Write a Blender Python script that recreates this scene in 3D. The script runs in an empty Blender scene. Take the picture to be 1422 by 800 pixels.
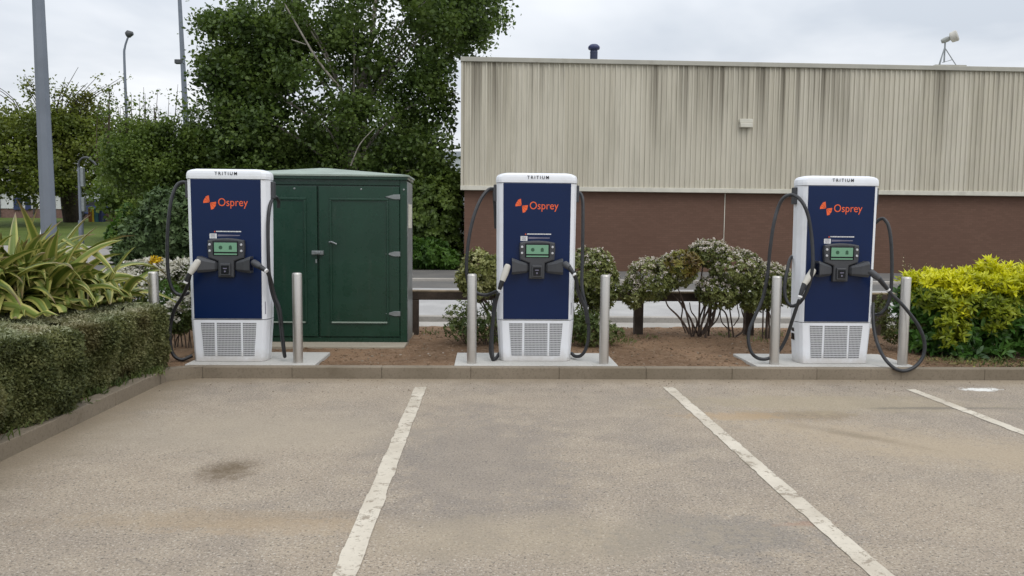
import bpy, bmesh, math, random
import numpy as np
from mathutils import Vector, Matrix
R = math.radians
random.seed(7); rng = np.random.default_rng(11)
sc = bpy.context.scene
COL = sc.collection

# ------------------------------------------------------------------ camera
F = 1074.0
CAM = Vector((0, 0, 1.576))
YAW, PITCH, ROLL = R(1.92), math.atan(85/1074.0), 0.0090
fwd = Vector((math.sin(YAW)*math.cos(PITCH), math.cos(YAW)*math.cos(PITCH), -math.sin(PITCH)))
r0 = Vector((math.cos(YAW), -math.sin(YAW), 0)); u0 = r0.cross(fwd)
rt = r0*math.cos(ROLL) + u0*math.sin(ROLL); up = u0*math.cos(ROLL) - r0*math.sin(ROLL)
def ray(px, py): return (fwd*F + rt*(px-711) + up*(400-py))
def at(px, py, Y):
    d = ray(px, py); return CAM + d*(Y/d.y)
def atz(px, py, z):
    d = ray(px, py); return CAM + d*((z-CAM.z)/d.z)
cam = bpy.data.cameras.new('camera'); co = bpy.data.objects.new('camera', cam); COL.objects.link(co)
co.matrix_world = Matrix.Translation(CAM) @ Matrix((rt, up, -fwd)).transposed().to_4x4()
cam.sensor_width = 36; cam.lens = 36*F/1422; cam.clip_end = 900; cam.clip_start = .05
sc.camera = co

# ------------------------------------------------------------------ object helpers
def tag(o, label=None, cat=None, group=None, kind=None):
    if label: o['label'] = label
    if cat: o['category'] = cat
    if group: o['group'] = group
    if kind: o['kind'] = kind
    return o
def thing(name, label, cat, loc=(0,0,0), rz=0, group=None):
    o = bpy.data.objects.new(name, None); COL.objects.link(o)
    o.empty_display_size = .2
    o.location = loc; o.rotation_euler = (0,0,rz)
    return tag(o, label, cat, group)
def link(name, me, m, parent=None):
    o = bpy.data.objects.new(name, me); COL.objects.link(o)
    if m is not None:
        me.materials.clear()
        for x in (m if isinstance(m, (list,tuple)) else [m]): me.materials.append(x)
    if parent is not None: o.parent = parent
    return o
class MB:
    def __init__(s): s.v=[]; s.f=[]; s.sm=[]; s.mi=[]
    def add(s, vs, fs, smooth=False, mi=0):
        b=len(s.v); s.v += [tuple(p) for p in vs]; s.f += [tuple(i+b for i in f) for f in fs]
        s.sm += [smooth]*len(fs); s.mi += [mi]*len(fs); return s
    def bm(s, b, smooth=False, mi=0):
        b.verts.index_update()
        s.add([v.co[:] for v in b.verts], [[v.index for v in f.verts] for f in b.faces], smooth, mi); b.free(); return s
    def box(s, x0,x1,y0,y1,z0,z1, bev=0, seg=1, mi=0, smooth=False):
        b = bmesh.new(); bmesh.ops.create_cube(b, size=1)
        for v in b.verts: v.co = Vector(((x0+x1)/2+v.co.x*(x1-x0), (y0+y1)/2+v.co.y*(y1-y0), (z0+z1)/2+v.co.z*(z1-z0)))
        if bev: bmesh.ops.bevel(b, geom=b.edges[:], offset=bev, segments=seg, affect='EDGES', profile=.5)
        return s.bm(b, smooth, mi)
    def prism(s, pts, y0, y1, bev=0, seg=2, mi=0):   # outline in x,z extruded along y
        b = bmesh.new()
        a = [b.verts.new((x,y0,z)) for x,z in pts]; c = [b.verts.new((x,y1,z)) for x,z in pts]; n=len(pts)
        fr = b.faces.new(a); b.faces.new(c[::-1])
        for i in range(n): b.faces.new((a[(i+1)%n], a[i], c[i], c[(i+1)%n]))
        bmesh.ops.recalc_face_normals(b, faces=b.faces[:])
        if bev: bmesh.ops.bevel(b, geom=[e for e in fr.edges], offset=bev, segments=seg, affect='EDGES', profile=.5)
        return s.bm(b, False, mi)
    def loft(s, rings, caps=True, smooth=False, mi=0):
        n=len(rings[0]); vs=[p for r in rings for p in r]; fs=[]
        for k in range(len(rings)-1):
            for i in range(n):
                j=(i+1)%n; fs.append((k*n+i, k*n+j, (k+1)*n+j, (k+1)*n+i))
        s.add(vs, fs, smooth, mi)
        if caps: s.add(rings[0], [tuple(range(n))[::-1]], False, mi); s.add(rings[-1], [tuple(range(n))], False, mi)
        return s
    def tube(s, pts, rad, seg=10, smooth=True, sub=1, mi=0, caps=True):
        pts=[Vector(p) for p in pts]
        rad=list(rad) if isinstance(rad,(list,tuple)) else [rad]*len(pts)
        if sub>1 and len(pts)>2:
            P=[pts[0]*2-pts[1]]+pts+[pts[-1]*2-pts[-2]]; np_=[]; nr=[]
            for i in range(1,len(P)-2):
                for k in range(sub):
                    t=k/sub
                    np_.append(.5*((2*P[i])+(P[i+1]-P[i-1])*t+(2*P[i-1]-5*P[i]+4*P[i+1]-P[i+2])*t*t+(3*P[i]-P[i-1]-3*P[i+1]+P[i+2])*t**3))
                    nr.append(rad[i-1]*(1-t)+rad[i]*t)
            np_.append(pts[-1]); nr.append(rad[-1]); pts,rad=np_,nr
        rings=[]; nv=None
        for i,p in enumerate(pts):
            d=(pts[min(i+1,len(pts)-1)]-pts[max(i-1,0)]).normalized()
            if nv is None: nv=d.cross(Vector((0,0,1)) if abs(d.z)<.9 else Vector((1,0,0))).normalized()
            nv=(nv-d*nv.dot(d)).normalized(); b=d.cross(nv)
            rings.append([p+(nv*math.cos(a)+b*math.sin(a))*rad[i] for a in [2*math.pi*k/seg for k in range(seg)]])
        return s.loft(rings, caps, smooth, mi)
    def lathe(s, prof, c=(0,0,0), seg=24, smooth=True, mi=0):
        rings=[[(c[0]+r*math.cos(a), c[1]+r*math.sin(a), c[2]+z) for a in [2*math.pi*k/seg for k in range(seg)]] for r,z in prof]
        return s.loft(rings, True, smooth, mi)
    def build(s, name, m=None, parent=None):
        me=bpy.data.meshes.new(name); me.from_pydata(s.v,[],s.f)
        me.polygons.foreach_set('use_smooth', s.sm); me.polygons.foreach_set('material_index', s.mi); me.update()
        return link(name, me, m, parent)
def npmesh(name, V, quads=None, tris=None, m=None, parent=None, uv=None, smooth=False):
    me=bpy.data.meshes.new(name)
    nq=0 if quads is None else len(quads); nt=0 if tris is None else len(tris)
    loops=np.concatenate(([quads.reshape(-1)] if nq else [])+([tris.reshape(-1)] if nt else [])).astype(np.int32)
    me.vertices.add(len(V)); me.vertices.foreach_set('co', V.astype(np.float32).reshape(-1))
    me.loops.add(len(loops)); me.loops.foreach_set('vertex_index', loops)
    me.polygons.add(nq+nt)
    me.polygons.foreach_set('loop_start', np.concatenate([np.arange(nq)*4, nq*4+np.arange(nt)*3]).astype(np.int32))
    me.polygons.foreach_set('loop_total', np.concatenate([np.full(nq,4), np.full(nt,3)]).astype(np.int32))
    if smooth: me.polygons.foreach_set('use_smooth', [True]*(nq+nt))
    me.update(calc_edges=True)
    if uv is not None:
        l=me.uv_layers.new(name='uv'); l.data.foreach_set('uv', uv[loops].astype(np.float32).reshape(-1))
    me.validate()
    return link(name, me, m, parent)

# ------------------------------------------------------------------ material helpers
class G:
    def __init__(s, name):
        s.m=bpy.data.materials.new(name); s.m.use_nodes=True; s.t=s.m.node_tree; s.t.nodes.clear()
        s.out=s.n('ShaderNodeOutputMaterial')
    def n(s, typ, **k):
        x=s.t.nodes.new(typ)
        for a,b in k.items(): setattr(x,a,b)
        return x
    def put(s, sock, v):
        if isinstance(v, bpy.types.NodeSocket): s.t.links.new(v, sock)
        elif isinstance(v,(tuple,list)) and sock.type=='RGBA': sock.default_value=(*v[:3],1)
        else: sock.default_value=v
    def obj(s):
        return s.n('ShaderNodeTexCoord').outputs['Object']
    def geo(s): return s.n('ShaderNodeNewGeometry')
    def map(s, vec, scale=(1,1,1), loc=(0,0,0)):
        x=s.n('ShaderNodeMapping'); s.put(x.inputs['Vector'],vec); x.inputs['Scale'].default_value=scale; x.inputs['Location'].default_value=loc; return x.outputs[0]
    def noise(s, vec, scale, detail=3, rough=.55, dist=0):
        x=s.n('ShaderNodeTexNoise'); s.put(x.inputs['Vector'],vec); x.inputs['Scale'].default_value=scale
        x.inputs['Detail'].default_value=detail; x.inputs['Roughness'].default_value=rough; x.inputs['Distortion'].default_value=dist
        return x.outputs['Fac']
    def ramp(s, fac, lo, hi, a=0., b=1.):
        x=s.n('ShaderNodeMapRange'); x.interpolation_type='SMOOTHSTEP'; s.put(x.inputs[0],fac)
        for i,v in zip((1,2,3,4),(lo,hi,a,b)): x.inputs[i].default_value=v
        return x.outputs[0]
    def mix(s, fac, a, b, mode='MIX'):
        x=s.n('ShaderNodeMix', data_type='RGBA', blend_type=mode); s.put(x.inputs[0],fac); s.put(x.inputs[6],a); s.put(x.inputs[7],b); return x.outputs[2]
    def math(s, op, a, b=0., c=None):
        x=s.n('ShaderNodeMath', operation=op); s.put(x.inputs[0],a); s.put(x.inputs[1],b)
        if c is not None: s.put(x.inputs[2],c)
        return x.outputs[0]
    def sep(s, vec):
        x=s.n('ShaderNodeSeparateXYZ'); s.put(x.inputs[0],vec); return x.outputs
    def comb(s, a,b,c=0.):
        x=s.n('ShaderNodeCombineXYZ'); s.put(x.inputs[0],a); s.put(x.inputs[1],b); s.put(x.inputs[2],c); return x.outputs[0]
    def bump(s, h, strength=.3, dist=.01):
        x=s.n('ShaderNodeBump'); s.put(x.inputs['Height'],h); x.inputs['Strength'].default_value=strength; x.inputs['Distance'].default_value=dist; return x.outputs[0]
    def pbr(s, col, rough=.6, metal=0., normal=None, spec=.5, coat=0., emit=None, estr=0., aniso=0.):
        x=s.n('ShaderNodeBsdfPrincipled'); s.put(x.inputs['Base Color'],col); s.put(x.inputs['Roughness'],rough); s.put(x.inputs['Metallic'],metal)
        x.inputs['Specular IOR Level'].default_value=spec; x.inputs['Coat Weight'].default_value=coat; x.inputs['Coat Roughness'].default_value=.08
        if normal is not None: s.put(x.inputs['Normal'],normal)
        if emit is not None: s.put(x.inputs['Emission Color'],emit); x.inputs['Emission Strength'].default_value=estr
        s.p=x; return x.outputs[0]
    def end(s, sh): s.put(s.out.inputs['Surface'],sh); return s.m
def simple(name, col, rough=.5, metal=0., var=.12, scale=6., bump=0., bscale=60., spec=.5, coat=0., dirt=None, dscale=2.):
    g=G(name); v=g.obj()
    c=g.mix(g.ramp(g.noise(v,scale),.3,.7), tuple(x*(1-var) for x in col), tuple(min(1,x*(1+var)) for x in col))
    if dirt: c=g.mix(g.ramp(g.noise(v,dscale,5,.65),.5,.75,0,.6), c, dirt)
    nm=g.bump(g.noise(v,bscale,3),bump,.01) if bump else None
    return g.end(g.pbr(c, rough, metal, nm, spec, coat))
def leafmat(name, cols, rough=.5, trans=.3, clump=1.2, var2=None, spec=.35):
    """cols: dark..light list; random per leaf, drifting by clump"""
    g=G(name); rnd=g.geo().outputs['Random Per Island']
    cr=g.n('ShaderNodeValToRGB'); e=cr.color_ramp.elements
    while len(e)<len(cols): e.new(.5)
    for i,c in enumerate(cols): e[i].position=i/(len(cols)-1); e[i].color=(*c,1)
    f=g.math('ADD', g.math('MULTIPLY',rnd,.42), g.math('MULTIPLY', g.ramp(g.noise(g.obj(),clump,2),.33,.67), .58))
    g.put(cr.inputs[0], f); col=cr.outputs[0]
    if var2: col=g.mix(g.ramp(g.noise(g.map(g.obj(),loc=(7,3,1)),clump*.5,2),.5,.7,0,.8), col, var2)
    a=g.pbr(col, rough, 0, None, spec)
    t=g.n('ShaderNodeBsdfTranslucent'); g.put(t.inputs[0], g.mix(.5,col,(1,1,.3),'MULTIPLY'))
    mx=g.n('ShaderNodeMixShader'); mx.inputs[0].default_value=trans; g.put(mx.inputs[1],a); g.put(mx.inputs[2],t.outputs[0])
    return g.end(mx.outputs[0])

# ------------------------------------------------------------------ leaves
def unit(a): return a/np.maximum(np.linalg.norm(a,axis=1,keepdims=True),1e-9)
def rnd_dirs(n): return unit(rng.normal(size=(n,3)))
def leaf_quads(P, D, Nrm, L, W, fold=.12, droop=0.):
    """rhombic leaves: base at P, pointing D"""
    S=unit(np.cross(D,Nrm)); Nn=np.cross(S,D)
    L=np.broadcast_to(np.asarray(L,float).reshape(-1,1),(len(P),1)); W=np.broadcast_to(np.asarray(W,float).reshape(-1,1),(len(P),1))
    mid=P+D*L*.45
    a=P; b=mid+S*W*.5+Nn*W*fold; c=P+D*L-Nn*L*droop; d=mid-S*W*.5+Nn*W*fold
    V=np.stack([a,b,c,d],1).reshape(-1,3); q=np.arange(len(P)*4).reshape(-1,4); return V,q,None
def leaf_long(P, D, Nrm, L, W, fold=.2, droop=.15):
    """8-vertex pointed oval leaf folded on the midrib"""
    S=unit(np.cross(D,Nrm)); Nn=np.cross(S,D); n=len(P)
    L=np.broadcast_to(np.asarray(L,float).reshape(-1,1),(n,1)); W=np.broadcast_to(np.asarray(W,float).reshape(-1,1),(n,1))
    def pt(t,w,k): return P+D*L*t+S*W*w+Nn*(abs(w)*W*fold-L*droop*t*t*k)
    V=np.stack([pt(0,0,1),pt(.3,.42,1),pt(.33,0,1),pt(.3,-.42,1),pt(.66,.38,1),pt(.68,0,1),pt(.66,-.38,1),pt(1,0,1)],1).reshape(-1,3)
    b=(np.arange(n)*8)[:,None]
    q=np.concatenate([b+np.array([[1,4,5,2]]), b+np.array([[2,5,6,3]])],0)
    t=np.concatenate([b+np.array([[0,1,2]]),b+np.array([[0,2,3]]),b+np.array([[4,7,5]]),b+np.array([[5,7,6]])],0)
    return V,q,t
def rosette(P, A, n, L, W, tilt=(35,85), jit=.25, kind='long', droop=.15):
    """n leaves radiating from each shoot tip P with axis A"""
    m=len(P); A=unit(A); ref=rnd_dirs(m); B=unit(np.cross(A,ref)); C=np.cross(A,B)
    az=(np.arange(n)*2.399)[None,:]+rng.uniform(0,6.28,(m,1)); t=np.radians(rng.uniform(*tilt,(m,n)))
    D=(A[:,None]*np.cos(t)[...,None]+(B[:,None]*np.cos(az)[...,None]+C[:,None]*np.sin(az)[...,None])*np.sin(t)[...,None]).reshape(-1,3)
    D=unit(D+rng.normal(size=D.shape)*jit*.4); Nn=np.repeat(A,n,0)+rng.normal(size=D.shape)*.2
    PP=np.repeat(P,n,0)+rng.normal(size=D.shape)*L*jit*.5
    s=rng.uniform(.7,1.2,len(PP))
    return (leaf_long if kind=='long' else leaf_quads)(PP,D,Nn,L*s,W*s,droop=droop)
def ell_points(ells, n, shell=.55, flat=True):
    """points in a union of ellipsoids (cx,cy,cz,rx,ry,rz,weight), most near the skin; returns points and outward normals"""
    w=np.array([e[6] for e in ells],float); w/=w.sum(); idx=rng.choice(len(ells),n,p=w); E=np.array([e[:6] for e in ells],float)[idx]
    d=rnd_dirs(n); r=shell+(1-shell)*rng.uniform(0,1,n)**.6
    P=E[:,:3]+d*E[:,3:6]*r[:,None]; return P, unit(d/E[:,3:6])
def inside_frac(P, ells):
    m=np.full(len(P),9.)
    for e in ells: m=np.minimum(m, np.linalg.norm((P-np.array(e[:3]))/np.array(e[3:6]),axis=1))
    return m

# ------------------------------------------------------------------ materials
g=G('worn_tarmac'); v=g.n('ShaderNodeTexCoord').outputs['Object']
fine=g.noise(v,170,2,.8); fine2=g.noise(v,85,3,.8); mot=g.noise(v,14,4,.7); med=g.noise(v,3.5,5,.65); big=g.noise(v,.55,4,.6,.4); warp=g.noise(v,2.2,4,.6)
c=g.mix(g.ramp(big,.35,.68),(.262,.222,.183),(.362,.294,.220))
c=g.mix(g.ramp(med,.38,.72,0,.75),c,(.42,.350,.265))
c=g.mix(g.ramp(g.noise(g.map(v,loc=(11,4,0)),1.1,5,.7,.6),.52,.72,0,.6),c,(.232,.203,.175)); c=g.mix(g.ramp(mot,.42,.7,0,.42),c,(.20,.165,.125))
c=g.mix(g.ramp(fine,.42,.7,0,.8),c,(.50,.42,.32)); c=g.mix(g.ramp(fine2,.51,.64,0,.75),c,(.095,.08,.065)); c=g.mix(g.ramp(g.noise(g.map(v,loc=(3,9,1)),48,2,.8),.57,.67,0,.8),c,(.085,.075,.065)); c=g.mix(g.ramp(g.noise(g.map(v,loc=(8,2,5)),60,2,.75),.56,.66,0,.7),c,(.56,.50,.42)); c=g.mix(g.ramp(g.noise(g.map(v,(1,1,1),(21,2,5)),5,6,.75,1.),.60,.68,0,.35),c,(.16,.14,.12))
def stain(px,py,rx,ry,col,st,c,edge=.5,th=0.):
    p=atz(px,py,0); s_=g.sep(v); dx=g.math('SUBTRACT',s_[0],p.x); dy=g.math('SUBTRACT',s_[1],p.y)
    a=g.math('DIVIDE',dx,rx); b=g.math('DIVIDE',dy,ry)
    if th: 
        ca,sa=math.cos(th),math.sin(th)
        a=g.math('DIVIDE',g.math('ADD',g.math('MULTIPLY',dx,ca),g.math('MULTIPLY',dy,sa)),rx)
        b=g.math('DIVIDE',g.math('SUBTRACT',g.math('MULTIPLY',dy,ca),g.math('MULTIPLY',dx,sa)),ry)
    d=g.math('SQRT',g.math('ADD',g.math('MULTIPLY',a,a),g.math('MULTIPLY',b,b)))
    d=g.math('ADD',d,g.math('MULTIPLY',g.math('SUBTRACT',med,.5),1.6)); d=g.math('ADD',d,g.math('MULTIPLY',g.math('SUBTRACT',warp,.5),1.6))
    d=g.math('ADD',d,g.math('MULTIPLY',g.math('SUBTRACT',mot,.5),2.2))
    return g.mix(g.ramp(d,1.1-edge,1.1+edge,st,0),c,col)
c=stain(318,652,.13,.15,(.105,.072,.038),.8,c,.95)
c=stain(290,722,.7,.12,(.31,.225,.13),.3,c); c=stain(380,732,.42,.10,(.40,.30,.19),.35,c)
c=stain(330,600,1.2,.5,(.37,.315,.24),.5,c); c=stain(660,640,.5,1.2,(.19,.17,.155),.4,c)
c=stain(1110,577,.42,.16,(.22,.165,.10),.55,c); c=stain(1030,578,.35,.12,(.42,.29,.16),.5,c)
c=stain(1300,620,1.0,.35,(.405,.325,.225),.6,c,.8,-.5); c=stain(1190,605,.35,.07,(.17,.135,.09),.45,c,.8,-.8)
c=stain(1150,560,1.2,.3,(.36,.30,.20),.5,c); c=stain(1310,567,.5,.035,(.12,.11,.095),.5,c,.8)
c=stain(990,745,.5,.25,(.15,.15,.15),.4,c); c=stain(1118,728,.12,.03,(.33,.17,.11),.35,c); c=stain(760,745,.8,.25,(.38,.315,.22),.4,c)
c=stain(1360,541,.16,.07,(.75,.74,.70),.95,c,.35)
# dirt gathered along the kerbs
s_=g.sep(v); edge=g.math('ADD',g.math('SUBTRACT',7.93,s_[1]),g.math('MULTIPLY',g.math('SUBTRACT',med,.5),.5))
c=g.mix(g.ramp(edge,.02,.42,.65,0),c,(.27,.215,.145))
edge=g.math('ADD',g.math('ADD',s_[0],3.2),g.math('MULTIPLY',g.math('SUBTRACT',med,.5),.6))
c=g.mix(g.ramp(edge,.02,.6,.7,0),c,(.25,.20,.135))
hb=g.math('ADD',g.math('MULTIPLY',fine,.5),fine2)
TARMAC=g.end(g.pbr(c,.9,0,g.bump(hb,.55,.006),.25))

def tarmac2(name,a,b,d=None):
    g=G(name); v=g.obj()
    c=g.mix(g.ramp(g.noise(v,.8,5,.65),.35,.7),a,b); c=g.mix(g.ramp(g.noise(v,40,2,.7),.5,.7,0,.35),c,tuple(x*.55 for x in a))
    if d: c=g.mix(g.ramp(g.noise(v,2.5,5,.6,.5),.6,.72,0,.6),c,d)
    return g.end(g.pbr(c,.9,0,g.bump(g.noise(v,70,2),.3,.005),.25))
ROAD_DARK=tarmac2('dark_road',(.125,.122,.12),(.17,.163,.155)); ROAD_PALE=tarmac2('pale_concrete_road',(.37,.36,.35),(.46,.45,.435))
ROAD_FAR=tarmac2('far_road',(.13,.125,.12),(.165,.155,.142),(.2,.18,.15)); PATH=tarmac2('footpath_tarmac',(.30,.28,.265),(.37,.35,.33))
CONC=tarmac2('pad_concrete',(.44,.43,.40),(.54,.525,.49),(.38,.355,.31)); CONC2=tarmac2('slab_concrete',(.34,.30,.235),(.42,.375,.30),(.30,.25,.18))
KERB=tarmac2('kerb_concrete',(.20,.165,.120),(.27,.225,.17),(.15,.12,.082)); KERB2=tarmac2('pale_kerb',(.34,.315,.28),(.44,.41,.37))
g=G('line_paint'); v=g.obj(); n1=g.noise(v,7,5,.75,.6); n2=g.noise(v,45,3,.7)
c=g.mix(g.ramp(g.noise(v,1.8,4,.6),.35,.7),(.60,.545,.45),(.48,.425,.34)); c=g.mix(g.ramp(n2,.55,.75,0,.7),c,(.38,.35,.29))
c=g.mix(g.ramp(g.math('ADD',g.math('MULTIPLY',n1,.6),g.math('MULTIPLY',g.noise(v,24,4,.8),.4)),.525,.58,0,.85),c,(.27,.225,.17))
PAINT=g.end(g.pbr(c,.85,0,g.bump(n2,.4,.004),.3))
g=G('soil'); v=g.obj(); a=g.noise(v,16,6,.7); b=g.noise(v,60,4,.75)
c=g.mix(g.ramp(g.noise(v,.9,4,.6),.35,.65),(.19,.115,.066),(.32,.20,.118)); c=g.mix(g.ramp(a,.45,.7,0,.7),c,(.36,.255,.17))
c=g.mix(g.ramp(b,.54,.64,0,.7),c,(.075,.048,.03)); c=g.mix(g.ramp(g.noise(g.map(v,loc=(5,5,5)),55,3,.8),.63,.7,0,.85),c,(.40,.33,.25))
SOIL=g.end(g.pbr(c,.95,0,g.bump(g.math('ADD',a,b),.9,.03),.2))
g=G('lawn_grass'); v=g.obj(); c=g.mix(g.ramp(g.noise(v,.35,4),.35,.65),(.075,.108,.022),(.115,.15,.035)); c=g.mix(g.ramp(g.noise(v,9,4,.7),.45,.7,0,.5),c,(.05,.075,.018))
LAWN=g.end(g.pbr(c,.95,0,g.bump(g.noise(v,25,3),.6,.05),.15))

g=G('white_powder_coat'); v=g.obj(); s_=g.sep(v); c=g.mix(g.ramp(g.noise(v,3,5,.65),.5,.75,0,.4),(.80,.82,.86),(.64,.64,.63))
foot_dirt_shade=g.math('MULTIPLY',g.ramp(g.math('ADD',s_[2],g.math('MULTIPLY',g.math('SUBTRACT',g.noise(v,9,4,.7),.5),.16)),-.02,.15,.75,0),.8); c=g.mix(foot_dirt_shade,c,(.40,.35,.28))  # splash dirt toward the foot, doubling as a painted contact shadow
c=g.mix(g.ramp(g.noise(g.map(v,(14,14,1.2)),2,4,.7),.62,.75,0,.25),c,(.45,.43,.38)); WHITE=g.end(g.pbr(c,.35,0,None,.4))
g=G('navy_panel'); v=g.obj(); c=g.mix(g.ramp(g.noise(v,2,2),.3,.7),(.0020,.0130,.062),(.0024,.0145,.068)); NAVY=g.end(g.pbr(c,.30,0,None,.32))
BLACKP=simple('dark_grey_plastic',(.050,.052,.058),.48,var=.1,bump=.05,bscale=200); RUBBER=simple('black_rubber_hose',(.022,.023,.026),.42,var=.2,scale=20)
g=G('plug_plastic'); PLUG=simple('pale_plug_plastic',(.50,.48,.43),.5,var=.06)
GLASSB=simple('black_glass',(.008,.009,.014),.1,var=0.0)
g=G('lcd_screen'); v=g.obj(); s_=g.sep(v)
LCD=g.end(g.pbr((.10,.20,.13),.25,0,None,.5,emit=(.20,.42,.27),estr=.28))
LCDD=simple('lcd_marks',(.03,.09,.05),.4); LCDB=simple('lcd_bar',(.02,.10,.05),.3)
ORANGE=simple('orange_print',(.83,.125,.030),.4,var=.1,scale=12); DARKTXT=simple('dark_print',(.012,.013,.02),.5); WHTXT=simple('white_print',(.75,.75,.75),.5); MAUVE=simple('grey_print',(.16,.15,.21),.5)
STEELB=simple('button_metal',(.7,.7,.72),.3,.6)
g=G('perforated_steel'); v=g.obj(); s_=g.sep(v)
fx=g.math('FRACT',g.math('DIVIDE',s_[0],.0150)); rowv=g.math('DIVIDE',s_[2],.0195); fz=g.math('FRACT',rowv)
hx=g.math('LESS_THAN',g.math('ABSOLUTE',g.math('SUBTRACT',fx,.5)),.38); hz=g.math('LESS_THAN',g.math('ABSOLUTE',g.math('SUBTRACT',fz,.5)),.28)
GRILLE=g.end(g.pbr(g.mix(g.math('MULTIPLY',hx,hz),(.58,.59,.61),(.05,.05,.055)),.45,0))
g=G('brushed_steel'); v=g.obj(); nz=g.noise(g.map(v,(3,3,160)),2,3,.6)
c=g.mix(nz,(.50,.475,.44),(.66,.635,.60)); STEEL=g.end(g.pbr(c,g.ramp(nz,.2,.8,.30,.46),.9,g.bump(nz,.08,.002)))
g=G('green_painted_grp'); v=g.obj(); c=g.mix(g.ramp(g.noise(v,1.3,4,.6),.35,.7),(.005,.033,.018),(.007,.042,.023))
c=g.mix(g.ramp(g.noise(g.map(v,(6,6,.8)),2.2,4,.65),.56,.8,0,.35),c,(.045,.06,.045))
GREEN=g.end(g.pbr(c,g.ramp(g.noise(v,5),.3,.7,.22,.36),0,g.bump(g.noise(v,3,2),.05,.02),.5))
GREENR=simple('green_roof_grp',(.27,.33,.28),.45,var=.12,scale=3,dirt=(.18,.22,.17)); GALV=simple('galvanised_steel',(.26,.28,.28),.45,.6,var=.15)
WOOD=simple('weathered_timber',(.155,.105,.065),.85,var=.3,scale=9,bump=.4,bscale=40,dirt=(.26,.23,.17),dscale=4); WOODD=simple('dark_timber',(.055,.04,.03),.85,var=.3,scale=9,bump=.4)
WOODT=simple('pale_timber',(.23,.18,.12),.9,var=.25,scale=7,bump=.4,bscale=40,dirt=(.15,.11,.06),dscale=3)
g=G('cream_cladding'); v=g.obj(); s_=g.sep(v)
hgt=g.ramp(s_[2],3.4,7.7); patch=g.noise(g.map(v,(.33,1,.05),(9,0,0)),1.,3,.55)
pid=g.math('FLOOR',g.math('DIVIDE',s_[0],.186)); wn=g.n('ShaderNodeTexWhiteNoise'); wn.noise_dimensions='1D'; g.put(wn.inputs['W'],pid)
pan=g.n('ShaderNodeTexWhiteNoise'); pan.noise_dimensions='1D'; g.put(pan.inputs['W'],g.math('FLOOR',g.math('DIVIDE',s_[0],.93)))
c=g.mix(pan.outputs[0],(.545,.505,.41),(.605,.565,.47))
thin=g.noise(g.map(v,(17,1,.22)),1.,4,.65); soft=g.noise(g.map(v,(2.0,1,.30),(3,1,2)),1.,4,.6)
c=g.mix(g.ramp(soft,.42,.72,0,.4),c,(.35,.325,.255)); c=g.mix(g.ramp(thin,.50,.72,0,.45),c,(.30,.265,.20))
st=g.math('ADD',g.math('MULTIPLY',wn.outputs[0],.42),g.math('ADD',g.math('MULTIPLY',patch,1.35),g.math('MULTIPLY',thin,.5)))
k=g.math('MULTIPLY',g.ramp(st,1.03,1.52),g.math('ADD',g.math('MULTIPLY',hgt,.85),.04))
c=g.mix(k,c,(.15,.13,.095))
CLAD=g.end(g.pbr(c,.6,0,None,.3))
g=G('red_brown_brick'); v=g.obj(); s_=g.sep(v); bt=g.n('ShaderNodeTexBrick'); g.put(bt.inputs['Vector'],g.comb(g.math('ADD',s_[0],s_[1]),s_[2]))
for a,b in (('Scale',1.),('Brick Width',.225),('Row Height',.075),('Mortar Size',.006),('Mortar Smooth',.1),('Bias',0.)): bt.inputs[a].default_value=b
bt.inputs['Color1'].default_value=(.138,.080,.058,1); bt.inputs['Color2'].default_value=(.160,.093,.068,1); bt.inputs['Mortar'].default_value=(.125,.076,.055,1)
c=g.mix(g.ramp(g.noise(v,.5,4),.35,.7,0,.4),bt.outputs[0],(.12,.068,.05)); BRICK=g.end(g.pbr(c,.9,0,g.bump(bt.outputs['Fac'],-.12,.005),.2))
CREAM=simple('cream_trim',(.60,.575,.49),.6,var=.08,scale=2,dirt=(.42,.39,.32),dscale=1.5); COPING=simple('coping_metal',(.40,.385,.33),.5,var=.1,scale=1,dirt=(.22,.20,.16),dscale=1)
POSTM=simple('grey_post_paint',(.175,.20,.24),.5,.2,var=.1,scale=2,dirt=(.13,.145,.17)); POSTD=simple('dark_lamp_metal',(.06,.065,.07),.5)
BARK=simple('brown_bark',(.050,.038,.028),.95,var=.35,scale=8,bump=.8,bscale=25); BIRCH=simple('pale_birch_bark',(.27,.245,.21),.85,var=.3,scale=5,bump=.3,dirt=(.06,.05,.04),dscale=4)
TWIG=simple('grey_brown_twigs',(.085,.062,.048),.95,var=.3,scale=12)

L_BIRCH=leafmat('birch_leaves',[(.034,.060,.015),(.072,.118,.026),(.122,.182,.044),(.19,.26,.072)],.45,.38,.8)
L_MAPLE=leafmat('maple_leaves',[(.055,.078,.013),(.105,.140,.022),(.165,.200,.034),(.22,.28,.05)],.5,.35,.7,(.15,.15,.035))
L_HAW=leafmat('hawthorn_leaves',[(.045,.075,.016),(.090,.140,.026),(.15,.215,.045),(.22,.29,.07)],.5,.38,.9)
L_DARK=leafmat('silver_green_leaves',[(.030,.055,.018),(.060,.10,.034),(.105,.160,.06),(.165,.225,.10)],.55,.2,1.5)
L_LIME=leafmat('bright_green_leaves',[(.022,.052,.008),(.045,.105,.014),(.085,.17,.025),(.12,.22,.04)],.5,.35,1.5)
L_HEDGE=leafmat('box_hedge_leaves',[(.045,.058,.018),(.098,.113,.036),(.165,.175,.062),(.26,.255,.12)],.6,.25,2.5,(.14,.115,.05))
L_HEDGET=leafmat('hedge_lit_twig_tips',[(.20,.225,.12),(.29,.31,.18),(.36,.37,.23),(.43,.43,.29)],.6,.25,2.5,(.33,.29,.18))  # greyish cut twigs, lightened so the colour carries skylight on the hedge top
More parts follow.
